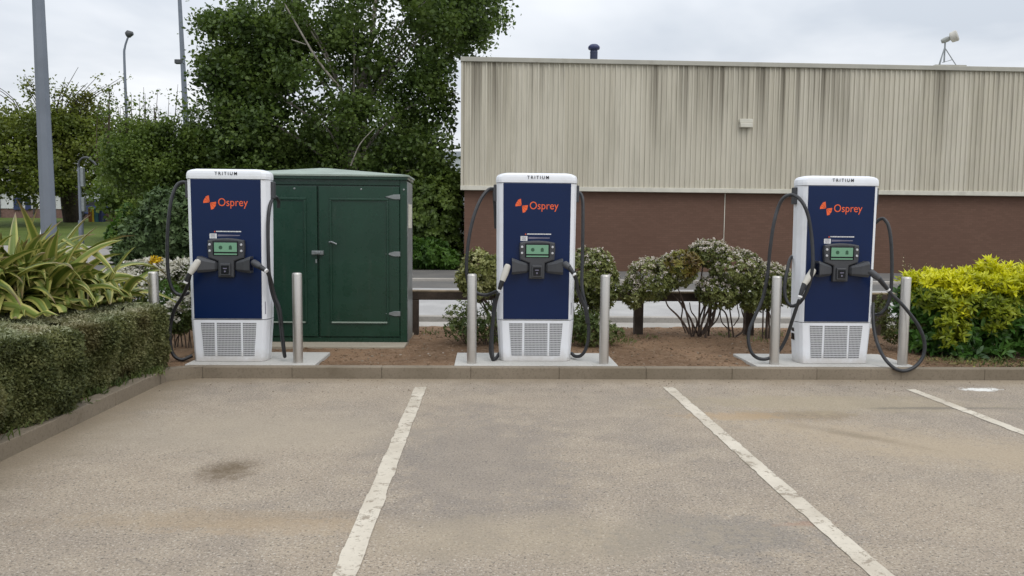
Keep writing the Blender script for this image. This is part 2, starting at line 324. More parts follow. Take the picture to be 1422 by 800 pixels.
L_VIB=leafmat('evergreen_shrub_leaves',[(.050,.062,.016),(.12,.14,.036),(.22,.24,.075),(.37,.38,.18)],.4,.2,2.2)
L_VAR=leafmat('cream_edged_leaves',[(.06,.075,.018),(.16,.18,.045),(.33,.34,.13),(.56,.54,.30)],.45,.25,2.5)
L_BRONZE=leafmat('bronze_new_leaves',[(.09,.055,.02),(.17,.12,.03),(.25,.23,.05),(.22,.25,.06)],.45,.25,3)
L_YEL=leafmat('golden_leaves',[(.34,.37,.010),(.53,.54,.014),(.68,.67,.018),(.80,.77,.05)],.4,.3,3)
L_YELG=leafmat('yellow_green_leaves',[(.12,.17,.014),(.23,.28,.02),(.36,.40,.03)],.4,.3,3)
L_LAU=leafmat('laurel_leaves',[(.024,.055,.012),(.048,.12,.022),(.085,.19,.034),(.13,.26,.055)],.3,.2,2.5,spec=.5)
L_WEED=leafmat('weed_leaves',[(.04,.065,.018),(.09,.13,.035),(.16,.20,.06),(.23,.24,.11)],.6,.3,3)
FLOW=leafmat('white_blossom',[(.42,.40,.33),(.60,.58,.52),(.72,.70,.66)],.7,.2,3); FLOWY=leafmat('yellow_blossom',[(.55,.36,.01),(.75,.52,.02)],.7,.2,3); FLOWP=leafmat('pinkish_blossom',[(.42,.36,.31),(.56,.50,.45),(.68,.63,.59)],.7,.2,3)
DRY=leafmat('dry_stems',[(.22,.17,.10),(.33,.27,.17),(.42,.35,.24)],.8,.2,3)

# ------------------------------------------------------------------ terrain
def sm(t): t=np.clip(t,0,1); return t*t*(3-2*t)
def hz(X,Y):
    X=np.asarray(X,float); Y=np.asarray(Y,float)
    g_=np.interp(Y,[0,24,40,50,64,74,400],[0,0,.40,1.05,1.95,2.1,2.2])
    return g_*sm((-9.5-X)/5.)
def grid(name, xs, ys, zf, m, keep=None, jit=0.):
    X,Y=np.meshgrid(xs,ys); Z=zf(X,Y); nx=len(xs); ny=len(ys)
    V=np.stack([X,Y,Z],-1).reshape(-1,3); i=np.arange(nx*ny).reshape(ny,nx)
    q=np.stack([i[:-1,:-1],i[:-1,1:],i[1:,1:],i[1:,:-1]],-1).reshape(-1,4)
    if keep is not None:
        c=V[q].mean(1); q=q[keep(c[:,0],c[:,1])]
        u,inv=np.unique(q,return_inverse=True); V=V[u]; q=inv.reshape(-1,4)
    return npmesh(name,V,q,None,m,smooth=True)
def struct(o): o['kind']='structure'; return o
xs=np.concatenate([np.linspace(-300,-62,12),np.linspace(-60,30,91),np.linspace(35,300,12)])
ys=np.concatenate([np.linspace(-40,10,6),np.linspace(12,90,79),np.linspace(100,450,15)])
struct(grid('ground',xs,ys,lambda X,Y: hz(X,Y)-.03,LAWN))
struct(MB().box(-3.2,40,-12,7.93,-.2,0).build('car_park',TARMAC))
# bed (soil) with small clods
def value_noise(X,Y,s,seed=0):
    r=np.random.default_rng(seed); T=r.uniform(-1,1,(256,256)); x=X/s+50; y=Y/s+50; xi=np.floor(x).astype(int); yi=np.floor(y).astype(int); fx=sm(x-xi); fy=sm(y-yi)
    a=T[xi%256,yi%256]; b=T[(xi+1)%256,yi%256]; c=T[xi%256,(yi+1)%256]; d=T[(xi+1)%256,(yi+1)%256]
    return (a*(1-fx)+b*fx)*(1-fy)+(c*(1-fx)+d*fx)*fy
def bedz(X,Y):
    z=.098+value_noise(X,Y,.9,1)*.010+value_noise(X,Y,.22,2)*.008+value_noise(X,Y,.06,3)*.007
    z=z+np.clip((Y-8.3)/2,0,1)*.012
    return z
struct(grid('soil_bed',np.arange(-3.36,14,.045),np.arange(8.05,11.36,.045),bedz,SOIL))
struct(grid('side_bed_soil',np.arange(-11,-3.28,.07),np.arange(-3,11.36,.07),bedz,SOIL,lambda x,y:(x<-3.3)&((y<8.06)|(x<-3.38))))
struct(grid('service_road',np.arange(-60,41,1.),np.array([11.9,12.3,12.72]),lambda X,Y:hz(X,Y)+.0,ROAD_DARK))
struct(grid('concrete_road',np.arange(-60,41,1.),np.array([12.86,15,17.4,19.3]),lambda X,Y:hz(X,Y)+.03,ROAD_PALE))
struct(grid('far_road',np.arange(-60,41,1.),np.arange(19.3,28.6,.93),lambda X,Y:hz(X,Y)+.012,ROAD_FAR))
struct(grid('footpath',np.arange(-60,-6,1.),np.arange(28.5,41.,1.),lambda X,Y:hz(X,Y)+.03,PATH,lambda x,y:(y<40)))
m_=MB(); m_.box(-14,16,11.34,11.9,-.1,.105,.015); struct(m_.build('back_kerb',KERB2))
m_=MB(); m_.box(-60,40,12.72,12.86,-.1,.10,.015); m_.box(-9,40,22.0,22.2,-.1,.09,.015); struct(m_.build('road_kerb',KERB2))
# front kerb of separate stones, curving into the side kerb
m_=MB(); x=-2.9; k=0
while x<15:
    w=.91+.01*math.sin(k*7); dz=.002*math.sin(k*3.1); m_.box(x,x+w-.0015,7.93+.003*math.sin(k*5),8.06,-.1,.118+dz*.4,.007,2); x+=w; k+=1
y=7.629; k=0
while y>-4:
    m_.box(-3.33,-3.2+.003*math.sin(k*4),y-.9105,y,-.1,.118+.001*math.sin(k*2.3),.007,2); y-=.912; k+=1
def arcpts(r,z): return [(-2.9+r*math.cos(a), 7.63-.0+r*math.sin(a),z) for a in np.linspace(math.pi,math.pi/2,9)]
a_,b_=arcpts(.30,.118),arcpts(.43,.118); a0,b0=arcpts(.30,-.1),arcpts(.43,-.1)
n=9; m_.add(a_+b_+a0+b0,[(i,i+1,n+i+1,n+i) for i in range(8)]+[(2*n+i,2*n+i+1,i+1,i) for i in range(8)]+[(n+i,n+i+1,3*n+i+1,3*n+i) for i in range(8)])
struct(m_.build('kerb',KERB))
struct(MB().add([(-3.2,7.6,-.002),(-2.9,7.93,-.002),(-3.2,7.93,-.002)],[(0,1,2)]).build('kerb_corner_fill',SOIL))
# painted bay lines with ragged edges
def bay_line(name,x0,y0,y1,w,label,kind=None):
    n=int((y0-y1)/.035); L=[];Rr=[]; a=b=0
    for i in range(n+1):
        if random.random()<.35: a=random.uniform(-.006,.006)
        if random.random()<.35: b=random.uniform(-.006,.006)
        y=y0+(y1-y0)*i/n; L.append((x0-w/2+a,y,.004)); Rr.append((x0+w/2+b,y,.004))
    o=MB().add(L+Rr,[(i,i+1,n+2+i,n+1+i) for i in range(n)]).build(name,PAINT); o['kind']='structure'; return o
p=atz(584.5,538,0); bay_line('bay_line',p.x,p.y,-1,.112,'')
p2=atz(928,538,0); bay_line('bay_line',p2.x,p2.y,-1,.108,'')
p3=atz(1264,541,0); bay_line('bay_line',p3.x,p3.y,5.2,.10,'')

# ------------------------------------------------------------------ pads
for x0,x1,lab in ((-3.12,-1.78,0),(-.33,1.40,1),(2.88,4.60,2)):
    struct(MB().box(x0,x1,8.035,8.84,-.05,.126,.008,2).build('concrete_pad',CONC))
struct(MB().box(-3.32,-.98,9.25,10.5,-.05,.128,.01,2).build('concrete_slab',CONC2))

# ------------------------------------------------------------------ bollards
def bollard(px,label,Y=8.15):
    p=at(px,500,Y); t=thing('steel_bollard',label,'bollard',(p.x,Y,.126),0,'brushed steel bollards beside the chargers')
    return t
def bollard_parts(t):
    m=MB(); m.lathe([(.051,0),(.051,.935),(.049,.942),(.044,.946)],seg=32); m.build('post',STEEL,t)
    m=MB(); m.lathe([(.0435,.9465),(.0435,.950),(.0,.951)],seg=32); m.build('cap',STEEL,t)
def copyparts(src,dst):
    for ch in src.children:
        c=ch.copy(); COL.objects.link(c); c.parent=dst
        for g2 in ch.children:
            d=g2.copy(); COL.objects.link(d); d.parent=c
BL=[(216,'steel bollard rising behind the clipped hedge, leftmost of all'),(414,'steel bollard on the pad in front of the green cabinet'),
    (655,'steel bollard left of the middle charger, cable passing behind'),(838.5,'steel bollard right of the middle charger with nothing touching it'),
    (1075,'steel bollard left of the rightmost charger, inside its left cable loop'),(1253,'steel bollard by the golden shrub with cable looped in front')]
b0_=None
for px,lab in BL:
    t=bollard(px,lab)
    if b0_ is None: b0_=t; bollard_parts(t); bpy.context.view_layer.update()
    else: copyparts(b0_,t)

# ------------------------------------------------------------------ chargers
def rrect(hw,y0,y1,r,z,n=5,rb=None):
    pts=[]
    for cx,cy,a0 in ((hw-r,y1-r,0),(-hw+r,y1-r,90),(-hw+r,y0+r,180),(hw-r,y0+r,270)):
        for k in range(n+1):
            a=R(a0+90*k/n); pts.append((cx+r*math.cos(a),cy+r*math.sin(a),z))
    return pts
def sect(hw,w,y0,z,yb=.35,d=.085,k=0.):
    h=[(hw-.085,yb-k),(hw-.01,.225),(hw,.20),(hw,d+.015),(hw-.010,d-.012),(hw-w*.42,y0+.030),(hw-w*.85,y0+.004),(hw-w,y0)]
    return [(x,y,z) for x,y in h[:0]]+[(h[0][0],h[0][1],z)]+[(-x,y,z) for x,y in h]+[(x,y,z) for x,y in h[:0:-1]]
def text_mesh(body,size,space=1.,bold=0.,ext=.0006):
    c=bpy.data.curves.new('txt','FONT'); c.body=body; c.size=size; c.space_character=space; c.align_x='LEFT'; c.extrude=ext; c.offset=bold
    o=bpy.data.objects.new('txt',c); COL.objects.link(o); dg=bpy.context.evaluated_depsgraph_get(); me=bpy.data.meshes.new_from_object(o.evaluated_get(dg))
    bpy.data.objects.remove(o); v=np.array([x.co[:] for x in me.vertices]); return me,v
def put_text(name,body,x0,x1,z,h,m,parent,y,bold=0.,space=1.,vert=False):
    me,v=text_mesh(body,1.,space,bold,.0)
    x_0,x_1=v[:,0].min(),v[:,0].max()
    cap=.70
    sx=(x1-x0)/(x_1-x_0); sy=h/cap
    for q in me.vertices:
        a,b=(q.co.x-x_0)*sx,q.co.y*sy
        q.co=(x0+a,y,z+b) if not vert else (x0+b,y,z+a)
    o=link(name,me,m,parent); return o
def make_charger_parts(t):
    # lower plinth housing
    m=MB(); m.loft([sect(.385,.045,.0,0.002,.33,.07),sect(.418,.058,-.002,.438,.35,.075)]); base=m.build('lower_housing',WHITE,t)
    z0,z1=.062,.412
    def hw(z): return .30-(.412-z)*.09
    gm=MB()
    for a,b,sl,sr in ((-.287,-.145,1,0),(-.122,.128,0,0),(.150,.292,0,1)):
        xa0=a+(.028 if sl else 0); xb0=b-(.028 if sr else 0)
        gm.prism([(xa0,z0),(xb0,z0),(b,z1),(a,z1)],-.006,.004)
    gm.build('grille',GRILLE,base)
    bm_=MB()
    for sx in (-.27,.27): bm_.add([(sx+.008*math.cos(a),-.004,.035+.008*math.sin(a)) for a in np.linspace(0,2*math.pi,9)[:-1]],[tuple(range(8))])
    # upper shell
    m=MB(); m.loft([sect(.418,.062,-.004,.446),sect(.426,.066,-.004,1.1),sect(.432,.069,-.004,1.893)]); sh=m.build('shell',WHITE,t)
    m=MB(); m.box(-.36,.36,.004,.20,.437,.447); m.box(-.408,.408,.09,.20,.4375,.4465); m.build('seam',BLACKP,sh)
    rings=[]
    for z,hwid,yo,yb in ((1.897,.437,-.012,.357),(1.925,.438,-.013,.357),(1.955,.434,-.010,.354),(1.976,.420,-.004,.346),(1.990,.390,.012,.33),(1.998,.355,.035,.30)):
        rings.append(sect(hwid,.062*hwid/.437,yo,z,yb,.085+yo*.5))
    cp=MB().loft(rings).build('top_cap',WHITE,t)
    put_text('maker_lettering','TRITIUM',-.108,.122,1.935,.033,DARKTXT,cp,-.0165,bold=.018,space=1.5)
    # navy door panel
    m=MB(); m.prism([(-.352,.452),(.352,.452),(.361,1.891),(-.361,1.891)],-.012,.0,.003,2); pn=m.build('front_panel',NAVY,t)
    put_text('logo_lettering','Osprey',-.078,.228,1.619,.080,ORANGE,pn,-.0135,bold=.0)
    lg=MB(); cx,cz=-.163,1.654
    def fan(a0,a1,r0,r1,n=6):
        pts=[(cx+r0*math.cos(R(a0+ (a1-a0)/2)),cz+r0*math.sin(R(a0+(a1-a0)/2)))]
        pts+=[(cx+r1*math.cos(R(a0+(a1-a0)*k/n)),cz+r1*math.sin(R(a0+(a1-a0)*k/n))) for k in range(n+1)]; return pts
    for a0,a1,rr in ((98,131,.072),(133,156,.066),(158,186,.068),(278,306,.074),(308,334,.068),(336,366,.064)):
        q=fan(a0,a1,.004,rr); lg.add([(x,-.0135,z) for x,z in q],[tuple(range(len(q)))])
    lg.build('logo_emblem',ORANGE,pn)
    # small notice and sticker
    q=MB(); x=-.105; random.seed(3)
    while x<.145:
        w=random.uniform(.006,.014); q.add([(x,-.0135,1.352),(x+w,-.0135,1.352),(x+w,-.0135,1.363),(x,-.0135,1.363)],[(0,1,2,3)]); x+=w+.003
    q.build('notice_text',WHTXT,pn)
    MB().add([(-.128,-.0135,1.349),(-.112,-.0135,1.349),(-.12,-.0135,1.366)],[(0,1,2)]).build('warning_mark',ORANGE,pn)
    MB().box(-.173,-.10,-.0145,-.012,1.285,1.335).build('sticker',WHTXT,pn)
    q=MB(); 
    for k in range(9): q.add([(-.165+(k%2)*.004,-.0152,1.292+k*.0045),(-.112,-.0152,1.292+k*.0045),(-.112,-.0152,1.2935+k*.0045),(-.165,-.0152,1.2935+k*.0045)],[(0,1,2,3)])
    q.build('sticker_print',MAUVE,pn)
    MB().add([(-.09,-.0135,1.306),(.14,-.0135,1.312),(.14,-.0135,1.322),(-.09,-.0135,1.326)],[(0,1,2,3)]).build('printed_bar',MAUVE,pn)
    # control unit
    def arc(x0,x1,z,h,n=8): return [(x0+(x1-x0)*k/n, z+h*(1-(2*k/n-1)**2)) for k in range(n+1)]
    out=[(x*.92,z) for x,z in [(-.088,.885),(.090,.885),(.097,1.05),(.205,1.085),(.215,1.20)]+[(x,z) for x,z in arc(.208,-.196,1.268,.022)]+[(-.203,1.20),(-.193,1.085),(-.085,1.05)]]
    m=MB(); m.prism(out,-.062,-.010,.016,3); cu=m.build('control_unit',BLACKP,t)
    MB().box(-.125,.135,-.0645,-.06,1.112,1.262,.006,2).build('screen_bezel',GLASSB,cu)
    MB().box(-.112,.122,-.068,-.064,1.148,1.243,.002).build('screen',LCD,cu)
    q=MB(); q.lathe([(.0,0),(.018,.0),(.018,.001),(0,.001)],seg=12)
    sc_=[(-.042,1.192)]
    MB().add([(-.045+.02*math.cos(a),-.0688,1.193+.02*math.sin(a)) for a in np.linspace(0,2*math.pi,13)[:-1]],[tuple(range(12))]).build('screen_icon',LCDD,cu)
    MB().add([(.040,-.0688,1.172),(.072,-.0688,1.172),(.072,-.0688,1.204),(.060,-.0688,1.216),(.052,-.0688,1.216),(.040,-.0688,1.204)],[(0,1,2,3,4,5)]).build('screen_icon',LCDD,cu)
    MB().box(-.112,.122,-.0665,-.064,1.118,1.132,.001).build('screen_bar',LCD,cu)
    for x in (-.158,.166):
        for z in (1.222,1.158):
            me=MB(); me.add([],[]); rr=[[(x+r_*math.cos(a),y_,z+r_*math.sin(a)) for a in np.linspace(0,2*math.pi,17)[:-1]] for r_,y_ in ((.0135,-.060),(.0135,-.068),(.010,-.071))]
            me.loft(rr,True,True); me.build('button',STEELB,cu)
    rd=MB().box(-.052,.056,-.085,-.062,.905,1.03,.008,2).build('card_reader',BLACKP,t)
    MB().box(-.038,.042,-.088,-.084,.922,1.012,.003,2).build('reader_window',GLASSB,rd)
    q=MB(); q.add([(-.018,-.0885,.975),(.022,-.0885,.975),(.022,-.0885,.985),(-.018,-.0885,.985)],[(0,1,2,3)]); q.add([(-.006,-.0885,.94),(.010,-.0885,.94),(.010,-.0885,.957),(-.006,-.0885,.957)],[(0,1,2,3)])
    q.build('reader_print',MAUVE,rd)
    # holsters
    for s in (-1,1):
        def rg(x,y0,y1,z0,z1,c): return [(s*x+.004,y0+c,z0),(s*x+.004,y0,z0+c),(s*x+.004,y0,z1-c),(s*x+.004,y0+c,z1),(s*x+.004,y1,z1),(s*x+.004,y1,z0)]
        rings=[rg(.090,-.040,-.011,.965,1.040,.012),rg(.112,-.075,-.011,.950,1.052,.02),rg(.20,-.125,-.011,.940,1.080,.028),rg(.264,-.150,-.011,.935,1.104,.028),rg(.270,-.153,-.011,.937,1.100,.028)]
        if s<0: rings=[r_[::-1] for r_ in rings]
        h=MB().loft(rings).build('holster',BLACKP,t)
        mo=[(s*.2715+.004,y_,z_) for y_,z_ in ((-.13,.96),(-.13,1.08),(-.035,1.08),(-.035,.96))]
        MB().add(mo,[(0,1,2,3)]).build('socket_opening',GLASSB,h)
    # cable brackets at the rear of both sides
    for s in (-1,1):
        MB().box(min(s*.428,s*.463),max(s*.428,s*.463),.11,.20,1.70,1.88,.008,2).build('cable_bracket',BLACKP,t)
    # tiny side mark & vents
    q=MB()
    q.add([(.380,.012,.50),(.387,.016,.50),(.387,.016,.63),(.380,.012,.63)],[(0,1,2,3)])
    q.build('side_mark',MAUVE,sh)
    for s in (-1,):
        for z in (.24,.33):
            q=MB(); q.box(s*.405-.008,s*.405+.008,.105,.18,z,z+.07,.003); q.build('side_vent',GLASSB,base)

def loc_(t,a,b,c):
    c+=t.location.y-8.28; q=t.rotation_euler.to_matrix().inverted()@(at(a,b,c)-Vector(t.location)); q.z/=t.scale.z; return q
def cable(t,pts,base,r=.0185,name='cable'):
    """pts: (px, py, Y) in the photo, turned into metres and made local to the charger"""
    P=[loc_(t,a,b,c) for a,b,c in pts]
    return MB().tube(P,r,12,True,6).build(name,RUBBER,t)
YF=8.28
CH=[(318.5,'leftmost white and navy charging post, beside the green cabinet'),(743.3,'white and navy charging post in the middle, between two shrubs'),(1158.5,'rightmost white and navy charging post, with wide hanging cable loops')]
chs=[]
for i,(px,lab) in enumerate(CH):
    YF=(8.20,8.28,8.19)[i]; p=at(px,503,YF); t=thing('charging_post',lab,'ev charger',(p.x,YF,.127),(0,0,0)[i],'electric car charging posts'); chs.append(t)
    t.scale=(1,1,1.012)
    if i==0: make_charger_parts(t); bpy.context.view_layer.update(); proto=list(t.children)
    else: copyparts(chs[0],t)
def zoomer(x0,y0,k): return lambda a,b,Y: (x0+a/k, y0+b/k, Y)
def plug(t,px,py,base,q0,q1,q2,m):
    P=[loc_(t,*q) for q in (q0,q1,q2)]
    d=(P[1]-P[0])
    o=MB().tube([P[0]-d*.15,P[0],P[0]+d*.5,P[1]],[.026,.034,.036,.028],14,True,4).build('charging_plug',m,t)
    MB().tube([P[1]-d*.05,P[1]+(P[2]-P[1])*.5,P[2]],[.027,.025,.020],12,True,3).build('cable_boot',RUBBER,o)
    a=P[2]; b=P[2]+(P[2]-P[1]).normalized()*.018
    MB().tube([a,b],.0235,12).build('collar',WHTXT,o)
    h=MB().tube([P[0]+d*.25+Vector((0,.035,.0)),P[0]+d*.5+Vector((0,.058,0)),P[1]+Vector((0,.03,0))],.012,8,True,3)
    return o
# cables, one set for each post (only these differ)
B=[Vector(t.location) for t in chs]
Z=zoomer(220,210,2.5)
cable(chs[0],[Z(104,112,8.58),Z(82,108,8.58),Z(62,122,8.56),Z(46,165,8.52),Z(36,230,8.5),Z(31,310,8.5),Z(32,400,8.5),Z(40,455,8.5),Z(55,488,8.5),Z(80,500,8.5),Z(106,492,8.5)],B[0])
cable(chs[0],[Z(108,436,8.12),Z(100,470,8.2),Z(80,510,8.3),Z(58,545,8.36),Z(45,590,8.4),Z(40,640,8.4),Z(48,700,8.4),Z(78,724,8.4),Z(118,710,8.45)],B[0])
plug(chs[0],0,0,B[0],Z(137,384,8.15),Z(108,426,8.10),Z(96,452,8.10),PLUG)
cable(chs[0],[Z(416,196,8.60),Z(417,175,8.58),Z(408,160,8.50),Z(396,164,8.42),Z(386,195,8.34),Z(381,250,8.3),Z(381,330,8.28),Z(384,420,8.28),Z(390,470,8.28),Z(402,515,8.28),Z(420,560,8.28),Z(431,640,8.28),Z(436,690,8.28),Z(439,712,8.3),Z(436,700,8.34),Z(428,640,8.38),Z(418,560,8.38),Z(405,520,8.4)],B[0])
cable(chs[0],[Z(352,404,8.12),Z(368,412,8.10),Z(380,422,8.12),Z(390,450,8.2),Z(402,500,8.24),Z(420,548,8.25),Z(427,600,8.26)],B[0],.020)
plug(chs[0],0,0,B[0],Z(331,386,8.14),Z(354,402,8.10),Z(372,414,8.08),BLACKP)
Z=zoomer(640,220,2.667)
cable(chs[1],[Z(130,118,8.60),Z(118,113,8.58),Z(100,118,8.54),Z(72,155,8.48),Z(48,215,8.42),Z(31,290,8.38),Z(22,370,8.36),Z(22,430,8.36),Z(34,478,8.36),Z(62,500,8.36),Z(95,506,8.34),Z(134,492,8.24)],B[1])
cable(chs[1],[Z(139,500,8.15),Z(130,530,8.2),Z(121,590,8.22),Z(112,660,8.22),Z(110,715,8.24),Z(119,745,8.28),Z(132,738,8.34),Z(142,722,8.42)],B[1])
cable(chs[1],[Z(128,112,8.62),Z(124,135,8.62),Z(127,190,8.62),Z(130,260,8.62)],B[1])
cable(chs[1],[Z(125,520,8.42),Z(120,570,8.40),Z(117,640,8.36),Z(116,700,8.34),Z(119,740,8.30)],B[1],.017)
plug(chs[1],0,0,B[1],Z(172,402,8.14),Z(153,455,8.09),Z(143,485,8.10),PLUG)
cable(chs[1],[Z(428,133,8.6),Z(438,128,8.58),Z(448,140,8.54),Z(452,170,8.5),Z(452,260,8.44),Z(450,380,8.4),Z(448,450,8.36),Z(452,500,8.32),Z(463,550,8.30),Z(472,610,8.3),Z(473,660,8.3),Z(463,705,8.3),Z(445,730,8.32),Z(424,733,8.4),Z(410,722,8.5)],B[1])
cable(chs[1],[Z(402,408,8.12),Z(415,425,8.12),Z(427,450,8.16),Z(434,490,8.22),Z(445,520,8.26),Z(462,560,8.27),Z(469,610,8.27)],B[1],.020)
plug(chs[1],0,0,B[1],Z(385,390,8.14),Z(402,405,8.10),Z(418,428,8.08),BLACKP)
Z=zoomer(1030,230,2.667)
cable(chs[2],[Z(200,330,8.56),Z(180,345,8.46),Z(166,400,8.38),Z(159,450,8.34),Z(163,490,8.30),Z(180,518,8.24),Z(205,515,8.18),Z(228,490,8.14),Z(250,440,8.12),Z(262,380,8.1),Z(263,320,8.12),Z(258,255,8.15),Z(247,190,8.17),Z(230,145,8.20),Z(208,118,8.27),Z(182,108,8.36),Z(155,120,8.38),Z(135,155,8.40),Z(118,220,8.36),Z(105,310,8.34),Z(96,400,8.34),Z(78,490,8.34),Z(48,560,8.32),Z(28,610,8.30),Z(25,655,8.28),Z(38,695,8.26),Z(65,715,8.26),Z(100,714,8.26),Z(135,690,8.24),Z(165,640,8.22),Z(185,580,8.18),Z(205,520,8.14),Z(214,496,8.12)],B[2])
plug(chs[2],0,0,B[2],Z(262,392,8.15),Z(231,440,8.10),Z(217,482,8.09),PLUG)
cable(chs[2],[Z(496,212,8.62),Z(510,200,8.58),Z(526,198,8.54),Z(542,220,8.5),Z(552,270,8.46),Z(556,350,8.44),Z(555,430,8.42),Z(548,490,8.4),Z(532,530,8.4),Z(510,550,8.42),Z(488,553,8.5)],B[2])
cable(chs[2],[Z(545,466,8.10),Z(560,482,8.1),Z(590,510,8.08),Z(625,552,8.06),Z(658,600,8.04),Z(677,655,8.03),Z(672,705,8.02),Z(645,742,8.0),Z(605,760,7.99),Z(568,752,8.0),Z(530,715,8.1),Z(503,660,8.25),Z(489,600,8.35),Z(486,550,8.42),Z(487,510,8.5)],B[2])
plug(chs[2],0,0,B[2],Z(478,394,8.14),Z(510,420,8.10),Z(540,458,8.10),BLACKP)

# ------------------------------------------------------------------ green cabinet
KX=at(443.5,470,9.6).x; KY=9.6; KH=2.05; kz=.128
kt=thing('green_cabinet','dark green double door electrical cabinet with low pitched roof behind the bollard','cabinet',(KX,KY,kz))
m=MB(); m.box(-1.07,1.07,.03,.65,0,KH-.04); wl=m.build('wall',GREEN,kt)
m=MB(); 
m.box(-1.085,-1.0,0,.03,0,KH-.04,.004); m.box(1.0,1.085,0,.03,0,KH-.04,.004); m.box(-1.0,1.0,0,.03,KH-.11,KH-.04,.003); m.box(-1.0,1.0,0,.03,0,.06,.003)
m.build('door_frame',GREEN,kt)
m=MB(); m.box(1.0715,1.092,.05,.64,.0,KH-.06,.004); m.build('side_cladding',GALV,kt)
m=MB(); m.box(1.093,1.098,.10,.5,1.42,1.72); 
m.build('side_vent',CREAM,kt)
for s in (-1,1):
    x0,x1=(-.995,-.012) if s<0 else (.012,.995)
    m=MB(); m.box(x0,x1,-.012,.028,.07,KH-.125,.006,2)
    dr=m.build('door',GREEN,kt)
    m=MB(); a,b,c,d=x0+.13,x1-.13,.24,KH-.27   # raised moulding around the recessed panel
    m.box(a,b,-.030,-.0125,d-.028,d,.006,2); m.box(a,b,-.030,-.0125,c,c+.022,.006,2); m.box(a,a+.028,-.030,-.0125,c+.0225,d-.0285,.006,2); m.box(b-.028,b,-.030,-.0125,c+.0225,d-.0285,.006,2)
    m.build('panel_moulding',GREEN,dr)
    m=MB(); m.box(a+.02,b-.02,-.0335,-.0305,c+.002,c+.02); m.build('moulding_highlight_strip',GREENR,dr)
    hx=x1-.045 if s>0 else x0+.045
    for z in (.36,1.10,1.80):
        m=MB(); m.prism([(hx-s*.13,z),(hx-s*.02,z-.03),(hx+s*.055,z-.03),(hx+s*.055,z+.03),(hx-s*.02,z+.03)][::s],-.026,-.0125,.003,1); m.build('hinge',GALV,dr)
m=MB(); m.box(-.075,.07,-.045,-.0125,1.085,1.135,.006,2); m.box(-.03,.03,-.06,-.045,1.095,1.125,.004,2); m.build('lock_bar',GALV,kt)
m=MB(); m.box(-.035,-.015,-.022,-.0125,.98,1.03,.003,1); m.build('keyhole',GALV,kt)
m=MB(); m.tube([(.14,-.03,1.24),(.17,-.05,1.245),(.235,-.05,1.215)],.012,8); m.build('handle',GALV,kt)
for x in (-.63,.18,.70):
    q=MB(); rr=[[(x+.35+r_*math.cos(a)-.0,y_,KH-.16+r_*math.sin(a)) for a in np.linspace(0,6.283,9)[:-1]] for r_,y_ in ((.012,-.0125),(.012,-.017),(.008,-.019))]
    if x<.66 or True: q.loft(rr); q.build('screw',GALV,kt)
o_=.03; m=MB(); e=KH-.04
Ec=[(-1.10,-.045),(1.10,-.045),(1.10,.69),(-1.10,.69)]
m.add([(x,y,e) for x,y in Ec]+[(x,y,e+.05) for x,y in Ec]+[(-.10,.33,e+.145),(.10,.33,e+.145)],[(3,2,1,0),(0,1,5,4),(1,2,6,5),(2,3,7,6),(3,0,4,7)]); m.build('eaves',GREEN,kt)
m=MB(); E2=[(-1.115,-.06),(1.115,-.06),(1.115,.705),(-1.115,.705)]
m.add([(x,y,e+.035) for x,y in E2]+[(x,y,e+.055) for x,y in E2]+[(-.05,.33,e+.155),(.05,.33,e+.155)],[(3,2,1,0),(0,1,5,4),(1,2,6,5),(2,3,7,6),(3,0,4,7),(4,5,9,8),(5,6,9),(6,7,8,9),(7,4,8)]); m.build('roof',GREENR,kt)

# ------------------------------------------------------------------ timber knee rail
rl=thing('timber_knee_rail','low weathered timber rail on dark posts running behind the bed','fence',(0,10.55,.1))
def rail(x0,x1,nm='rail'):
    MB().box(x0,x1,-.055,.055,.475,.585,.008,1).build(nm,WOODD,rl); MB().box(x0+.003,x1-.003,-.057,.057,.578,.606,.008,1).build('pale_top',WOODT,rl)  # thin top layer in a paler timber tone than the rail below
rail(-3.5,1.95); rail(1.955,3.37); rail(3.375,7.5); 
for px in (575,887,1041,1225): 
    x=at(px,455,10.5).x; MB().box(x-.06,x+.06,-.06,.06,-.1,.474,.008,1).build('post',WOODD,rl)
# ------------------------------------------------------------------ retail building
bz=.0127; BX=at(640,200,28.0).x
bd=thing('retail_building','long flat roofed unit with cream ribbed cladding over dark brick','building',(BX,28.0,0),bz)
top=7.44; cb=3.035; LEN=32; DEP=24
prof=[]; x=0; 
while x<LEN:
    prof+= [(x,.0),(x+.112,.0),(x+.126,-.046),(x+.168,-.046),(x+.186,.0)]; x+=.1861
prof.append((LEN,0))
m=MB(); n=len(prof); m.add([(a,b,cb) for a,b in prof]+[(a,b,top-.05) for a,b in prof],[(i,i+1,n+i+1,n+i) for i in range(n-1)])
m.box(-.002,.075,-.065,-.0005,cb,top-.05,.004); m.box(0,.06,.002,DEP,cb,top-.05); m.build('cladding',CLAD,bd)
m=MB(); m.box(.13,LEN,.16,.5,-.2,cb); m.box(.13,.5,.5,DEP,-.2,cb); m.build('brick_wall',BRICK,bd)
MB().box(-.02,LEN,-.115,.18,top-.05,top+.11,.01).build('coping',COPING,bd)
MB().box(-.01,LEN,-.085,.165,cb-.16,cb-.002,.008).build('sill_trim',CREAM,bd)
MB().box(.0,LEN,.19,DEP,top-.4,top-.06).build('roof',COPING,bd)
x_=at(1005,290,28.4).x-BX; MB().box(x_-.012,x_+.012,.145,.159,.05,cb-.165).build('downpipe',CREAM,bd)
p=at(1034,172,28.2); xx=p.x-BX; zz=p.z
MB().box(xx-.24,xx+.22,-.20,-.037,zz-.16,zz+.0,.02,2).box(xx-.25,xx+.23,-.16,-.037,zz+.003,zz+.15,.02,2).build('wall_box',CREAM,bd)
